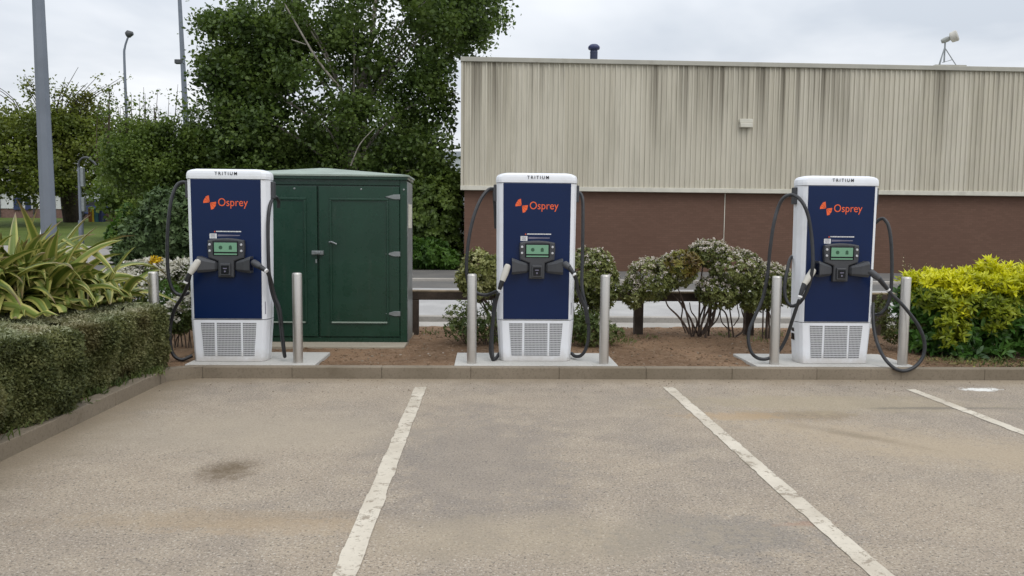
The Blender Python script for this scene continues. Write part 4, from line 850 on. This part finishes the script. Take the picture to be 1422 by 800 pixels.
# ------------------------------------------------------------------ clipped hedge
def hedge():
    t=thing('clipped_hedge','low clipped box hedge along the side kerb, worn and twiggy on top','hedge',(-4.2,5.0,.1)); b=np.array(t.location)
    x1,x0,y0,y1,zb,zt=-3.24,-5.3,2.2,7.98,.10,.77
    def ztop(y): return .725+.05*np.clip((5.6-y)/.8,0,1)+.03*np.sin(y*2.6)*.5
    def face(x,y):    # inset of the car-park face by position along the hedge
        d=.10*value_noise(y*1.0,x*0+1,.55,5)+.05*value_noise(y,x*0+3,.2,6)
        d=d+.16*np.exp(-((y-6.35)/.16)**2)-.04*np.exp(-((y-5.7)/.35)**2); return d
    # front face
    n=52000; y=rng.uniform(y0,y1,n); z=zb+(ztop(y)-zb)*rng.uniform(0,1,n)**.85; low=np.clip((.32-z)/.25,0,1)
    dep=np.abs(rng.normal(size=n))*.045; x=x1-face(x1,y)-dep+.045*value_noise(y,z,.15,8)+.05*value_noise(y,z,.34,18)-.09*low-.04*np.clip((z-ztop(y)+.08)/.10,0,1)**2
    hole=np.exp(-((y-6.35)/.13)**2-((z-.38)/.2)**2)>.45; k=~(hole&(rng.uniform(size=n)<.9))
    P1=np.stack([x,y,z],1)[k]; N1=np.tile([1.,-.15,.3],(len(P1),1))
    # end face
    n=9000; x=rng.uniform(-4.4,x1-.05,n); z=zb+(.70-zb)*rng.uniform(0,1,n); yy=y1+.03-np.abs(rng.normal(size=n))*.06-.1*np.clip((z-.6)/.15,0,1)**2
    P2=np.stack([x,yy,z],1); N2=np.tile([0.,.8,.4],(n,1))
    PF=np.concatenate([P1,P2]); NF=unit(np.concatenate([N1,N2])+rng.normal(size=PF.shape)*.45)
    V,q,_=rosette(PF-b,NF,4,.027,.015,(20,85),.7,'q'); npmesh('side_foliage',V,q,None,L_HEDGE,t)
    # top
    n=80000; x=rng.uniform(x0,x1-.03,n); y=rng.uniform(y0,y1+.5,n); k=((y<y1)|(x<-3.9))&(y<7.05+(x+4.6)*1.35); x,y=x[k],y[k]
    z=ztop(y)+.10*np.clip((x1-x)/1.1,0,1)+.025*value_noise(x,y,.5,9)+.02*value_noise(x,y,.13,10)-np.abs(rng.normal(size=len(x)))*.016-.025*np.clip((x-(x1-.12))/.12,0,1)**2-face(x,y)*.15
    x=x-face(x1,y)*np.clip((x-(x1-.4))/.4,0,1)
    P=np.stack([x,y,z],1); N=unit(np.array([0,0,1.])+rng.normal(size=P.shape)*.55)
    sel=(x>x1-.07)&(rng.uniform(size=len(x))<.6)
    V,q,_=rosette(P[sel]-b,N[sel],4,.026,.014,(30,90),.7,'q'); npmesh('top_edge_foliage',V,q,None,L_HEDGE,t)
    V,q,_=rosette(P[~sel]-b,N[~sel],4,.034,.015,(50,95),.6,'q'); npmesh('top_foliage',V,q,None,L_HEDGET,t)
    # woody inside
    m=MB()
    for i in range(500):
        yy=random.uniform(y0,y1); a=Vector((random.uniform(-4.3,-3.5),yy,.08)); e=Vector((random.uniform(-4.3,x1-.10),yy+random.uniform(-.3,.3),random.uniform(.3,.70)))
        m.tube([a-Vector(b),(a+e)/2-Vector(b)+Vector((0,0,.05)),e-Vector(b)],[.010,.008,.004],5,True,2)
    m.build('branches',TWIG,t)
    # dark inner leaves added to block light, hedge shade put into their colour
    n=9000; P=np.stack([rng.uniform(x0+.1,x1-.22,n),rng.uniform(y0,y1-.1,n),rng.uniform(.12,.70,n)],1); V,q,_=leaf_quads(P-b,rnd_dirs(n),rnd_dirs(n),.12,.08); npmesh('inner_foliage',V,q,None,leafmat('shade_core_leaves',[(.012,.014,.006),(.02,.022,.010),(.03,.03,.014)],.8,.05),t)
hedge()
# ------------------------------------------------------------------ phormium clumps
g=G('strap_leaf'); uvn=g.n('ShaderNodeUVMap'); uvn.uv_map='uv'; s_=g.sep(uvn.outputs[0]); rnd=g.geo().outputs['Random Per Island']
cen=g.mix(rnd,(.085,.135,.020),(.19,.25,.042)); mar=g.mix(rnd,(.34,.35,.08),(.52,.47,.16))
d=g.math('ABSOLUTE',g.math('SUBTRACT',s_[0],.5)); c=g.mix(g.ramp(d,.22,.34),cen,mar); c=g.mix(g.ramp(g.noise(g.comb(g.math('MULTIPLY',s_[0],30),g.math('MULTIPLY',s_[1],1.5),rnd),1.5,2),.45,.7,0,.4),c,(.25,.25,.07))
c=g.mix(g.math('MULTIPLY',g.ramp(s_[1],.82,1.),g.math('LESS_THAN',rnd,.5)),c,(.20,.13,.07))
a=g.pbr(c,.42,0,None,.4); tr_=g.n('ShaderNodeBsdfTranslucent'); g.put(tr_.inputs[0],c); mx=g.n('ShaderNodeMixShader'); mx.inputs[0].default_value=.18; g.put(mx.inputs[1],a); g.put(mx.inputs[2],tr_.outputs[0]); STRAP=g.end(mx.outputs[0])
def phormium(label,x,y,n,Lr,wr,spread,seed,azr=(0,360)):
    r=random.Random(seed); t=thing('strap_leaved_plant',label,'plant',(x,y,.1)); Vs=[];Q=[];UV=[]
    for i in range(n):
        az=R(r.gauss(270,72)); L=r.uniform(*Lr); w=r.uniform(*wr); th=R(r.uniform(*spread)); bend=r.uniform(.9,2.6)*(.5+th); tw=r.uniform(-1.5,1.5); S=14
        if x+math.cos(az)*math.sin(min(1.5,th+bend*.4))*L*.72>-3.6 or (y+math.sin(az)*math.sin(min(1.5,th+bend*.4))*L*.72<6.3 and x>-4.9): continue
        hd=Vector((math.cos(az),math.sin(az),0)); sd=Vector((-math.sin(az),math.cos(az),0)); p=Vector((r.gauss(0,.16),r.gauss(0,.16),0)); b0=len(Vs)
        kink=r.random()<.35; ks=r.uniform(.5,.8)
        for k in range(S+1):
            s=k/S; a=th+bend*s*s+(1.1 if kink and s>ks else 0); d=(hd*math.sin(a)+Vector((0,0,1))*math.cos(a)); nn=(hd*math.cos(a)-Vector((0,0,1))*math.sin(a))
            ww=w*(.55+.6*min(s*3,1))*(1-max(0,(s-.55)/.45)**1.7)*.87+.001; sdir=sd*math.cos(tw*s)+nn*math.sin(tw*s); up_=(nn*math.cos(tw*s)-sd*math.sin(tw*s))
            for j,(f,h_) in enumerate(((-.5,-.12),(-.25,-.03),(0,.06),(.25,-.03),(.5,-.12))):
                Vs.append(p+sdir*ww*f+up_*(-ww*h_*2)); UV.append((f+.5,s))
            if k<S:
                for j in range(4): Q.append((b0+k*5+j,b0+k*5+j+1,b0+(k+1)*5+j+1,b0+(k+1)*5+j))
            p=p+d*(L/S)
            if p.z<.03: p.z=.03
            if x+p.x>-4.75 and y+p.y<8.25 and k>3: p.z=max(p.z,.70+.06*r.random())
    npmesh('leaves',np.array([list(v) for v in Vs]),np.array(Q),None,STRAP,t,np.array(UV),True); return t
px_=at(22,430,7.5); phormium('tall spiky strap leaved plant at the left edge behind the hedge',px_.x,7.5,320,(1.1,1.85),(.085,.125),(3,75),4)
px_=at(108,430,8.1); phormium('arching striped strap leaved plant spreading right behind the hedge',px_.x,8.05,430,(.75,1.28),(.072,.108),(18,82),9)
px_=at(-90,430,7.0); phormium('strap leaved plant cut by the left edge of the view',px_.x,6.9,160,(1.0,1.7),(.075,.11),(8,66),14)

# ------------------------------------------------------------------ loose stuff
def scatter_stones(name,n,xr,yr,zf,s0,s1,m,label):
    b=bmesh.new(); bmesh.ops.create_icosphere(b,subdivisions=1,radius=1); bv=np.array([v.co[:] for v in b.verts]); bf=np.array([[v.index for v in f.verts] for f in b.faces]); b.free()
    x=rng.uniform(*xr,n); y=rng.uniform(*yr,n); s=rng.uniform(s0,s1,n)*rng.uniform(.5,1,n); z=zf(x,y)+s*.2
    sc3=rng.uniform(.6,1.3,(n,1,3))*np.array([1,1,.6]); V=(bv[None]*(1+rng.normal(size=(n,len(bv),1))*.12)*sc3*s[:,None,None]+np.stack([x,y,z],1)[:,None]).reshape(-1,3)
    T=(bf[None]+(np.arange(n)*len(bv))[:,None,None]).reshape(-1,3); o=npmesh(name,V,None,T,m); o['kind']='stuff'; tag(o,label,name.split('_')[-1]); return o
STONE=leafmat('stone_mix',[(.10,.07,.045),(.20,.15,.10),(.30,.25,.19),(.42,.38,.33)],.9,0.,3); CLOD=leafmat('clod_mix',[(.10,.062,.036),(.17,.11,.066),(.26,.175,.11)],.95,0.,3)
scatter_stones('soil_clods',5200,(-3.2,8),(8.1,11.3),bedz,.005,.020,CLOD,'small brown clods and bark scattered over the soil bed')
scatter_stones('pebbles',620,(-3.2,8),(8.1,11.3),bedz,.008,.024,STONE,'pale pebbles scattered over the soil bed')
scatter_stones('grit',900,(-3.1,6.0),(7.25,7.92),lambda x,y:0*x,.003,.009,STONE,'grit gathered along the foot of the kerb')
n=26; x=rng.uniform(-3,6.5,n); y=rng.uniform(8.2,10.8,n)
def weeds(name,label,pts,n,h,lm,m_stuff=True,sp=.06):
    P=np.concatenate([np.array([[a,b,c]])+rng.normal(size=(n,3))*np.array([sp,sp,0]) for a,b,c in pts]); D=unit(rng.normal(size=P.shape)*.5+np.array([0,0,1.]))
    V,q,tr=leaf_long(P,D,rnd_dirs(len(P)),h*rng.uniform(.4,1.1,len(P)),.012,droop=.3); o=npmesh(name,V,q,tr,lm); tag(o,label,'grass',None,'stuff'); return o
pts=[(at(px,py,Y).x,Y,.10) for px,py,Y in ((1075,466,10.5),(905,470,10.2),(1065,470,10.6),(870,475,9.9),(600,468,10.6),(1000,468,10.4),(1330,500,8.5),(1370,505,8.4),(1400,500,8.5),(1300,498,8.6),(860,470,9.8),(1050,475,10),(1345,507,8.3),(1390,508,8.25))]
weeds('grass_tufts','short grass tufts and fallen leaves about the shrub feet',pts,34,.08,L_WEED,sp=.09)
pts=[(-3.26+random.uniform(-.05,.05),7.55+random.uniform(-.1,.15),.10) for i in range(5)]+[(-3.32,y_,.11) for y_ in np.arange(4.2,7.4,.35)]
weeds('kerb_weeds','thin weeds growing at the hedge foot along the kerb',pts,45,.10,L_WEED,sp=.05)
# fallen leaf litter under the golden shrub
n=500; P=np.stack([rng.uniform(4.9,7.5,n),rng.uniform(8.1,8.6,n),np.full(n,.125)],1); V,q,_=leaf_quads(P,unit(rng.normal(size=(n,3))*np.array([1,1,.15])),np.tile([0,0,1.],(n,1))+rng.normal(size=(n,3))*.2,.05,.025); o=npmesh('fallen_leaves',V,q,None,leafmat('litter_leaves',[(.05,.08,.02),(.10,.12,.03),(.16,.12,.05),(.30,.28,.06)],.7,.1),None); tag(o,'fallen leaves littering the soil in front of the golden shrub','leaves',None,'stuff')

# ------------------------------------------------------------------ light
w=bpy.data.worlds.new('World'); sc.world=w; w.use_nodes=True; nt=w.node_tree; nt.nodes.clear()
N_=nt.nodes.new; L_=nt.links.new
sky=N_('ShaderNodeTexSky'); sky.sky_type='NISHITA'; sky.sun_disc=False; sky.sun_elevation=R(52); sky.sun_rotation=R(150); sky.dust_density=3
tc=N_('ShaderNodeTexCoord'); sp=N_('ShaderNodeSeparateXYZ'); L_(tc.outputs['Generated'],sp.inputs[0])
def M(op,a,b=0.):
    x=N_('ShaderNodeMath'); x.operation=op
    for i,v_ in enumerate((a,b)):
        if isinstance(v_,bpy.types.NodeSocket): L_(v_,x.inputs[i])
        else: x.inputs[i].default_value=v_
    return x.outputs[0]
zc=M('ADD',M('MAXIMUM',sp.outputs[2],0.),.16); cb_=N_('ShaderNodeCombineXYZ'); L_(M('DIVIDE',sp.outputs[0],zc),cb_.inputs[0]); L_(M('DIVIDE',sp.outputs[1],zc),cb_.inputs[1])
no=N_('ShaderNodeTexNoise'); L_(cb_.outputs[0],no.inputs['Vector']); no.inputs['Scale'].default_value=.8; no.inputs['Detail'].default_value=5; no.inputs['Roughness'].default_value=.5; no.inputs['Distortion'].default_value=.3
rp=N_('ShaderNodeValToRGB'); L_(no.outputs['Fac'],rp.inputs[0]); rp.color_ramp.elements[0].position=.36; rp.color_ramp.elements[1].position=.64
rp.color_ramp.elements[0].color=(5.9,6.4,7.1,1); rp.color_ramp.elements[1].color=(9.5,9.7,10.0,1)
zen=M('ADD',M('MULTIPLY',M('MAXIMUM',sp.outputs[2],0.),1.1),.92)
vm=N_('ShaderNodeVectorMath'); vm.operation='SCALE'; L_(rp.outputs[0],vm.inputs[0]); L_(zen,vm.inputs['Scale'])
mxn=N_('ShaderNodeMix'); mxn.data_type='RGBA'; mxn.inputs[0].default_value=.93; L_(sky.outputs[0],mxn.inputs[6]); L_(vm.outputs[0],mxn.inputs[7])
bg=N_('ShaderNodeBackground'); bg.inputs['Strength'].default_value=.1; L_(mxn.outputs[2],bg.inputs[0]); ow=N_('ShaderNodeOutputWorld'); L_(bg.outputs[0],ow.inputs[0])
sl=bpy.data.lights.new('sun','SUN'); sl.energy=.7; sl.angle=R(25); sl.color=(1,.95,.88); so=bpy.data.objects.new('sun',sl); COL.objects.link(so)
el,ro=R(52),R(150); sd=Vector((math.sin(ro)*math.cos(el),math.cos(ro)*math.cos(el),math.sin(el))); so.rotation_euler=sd.to_track_quat('Z','Y').to_euler()
sc.view_settings.view_transform='Standard'; sc.view_settings.look='None'; sc.view_settings.exposure=0; sc.view_settings.gamma=1
sc.render.engine='CYCLES'; sc.cycles.use_denoising=True; sc.cycles.max_bounces=6; sc.cycles.diffuse_bounces=3; sc.cycles.glossy_bounces=3; sc.cycles.transmission_bounces=3
sc.render.resolution_x=1024; sc.render.resolution_y=576
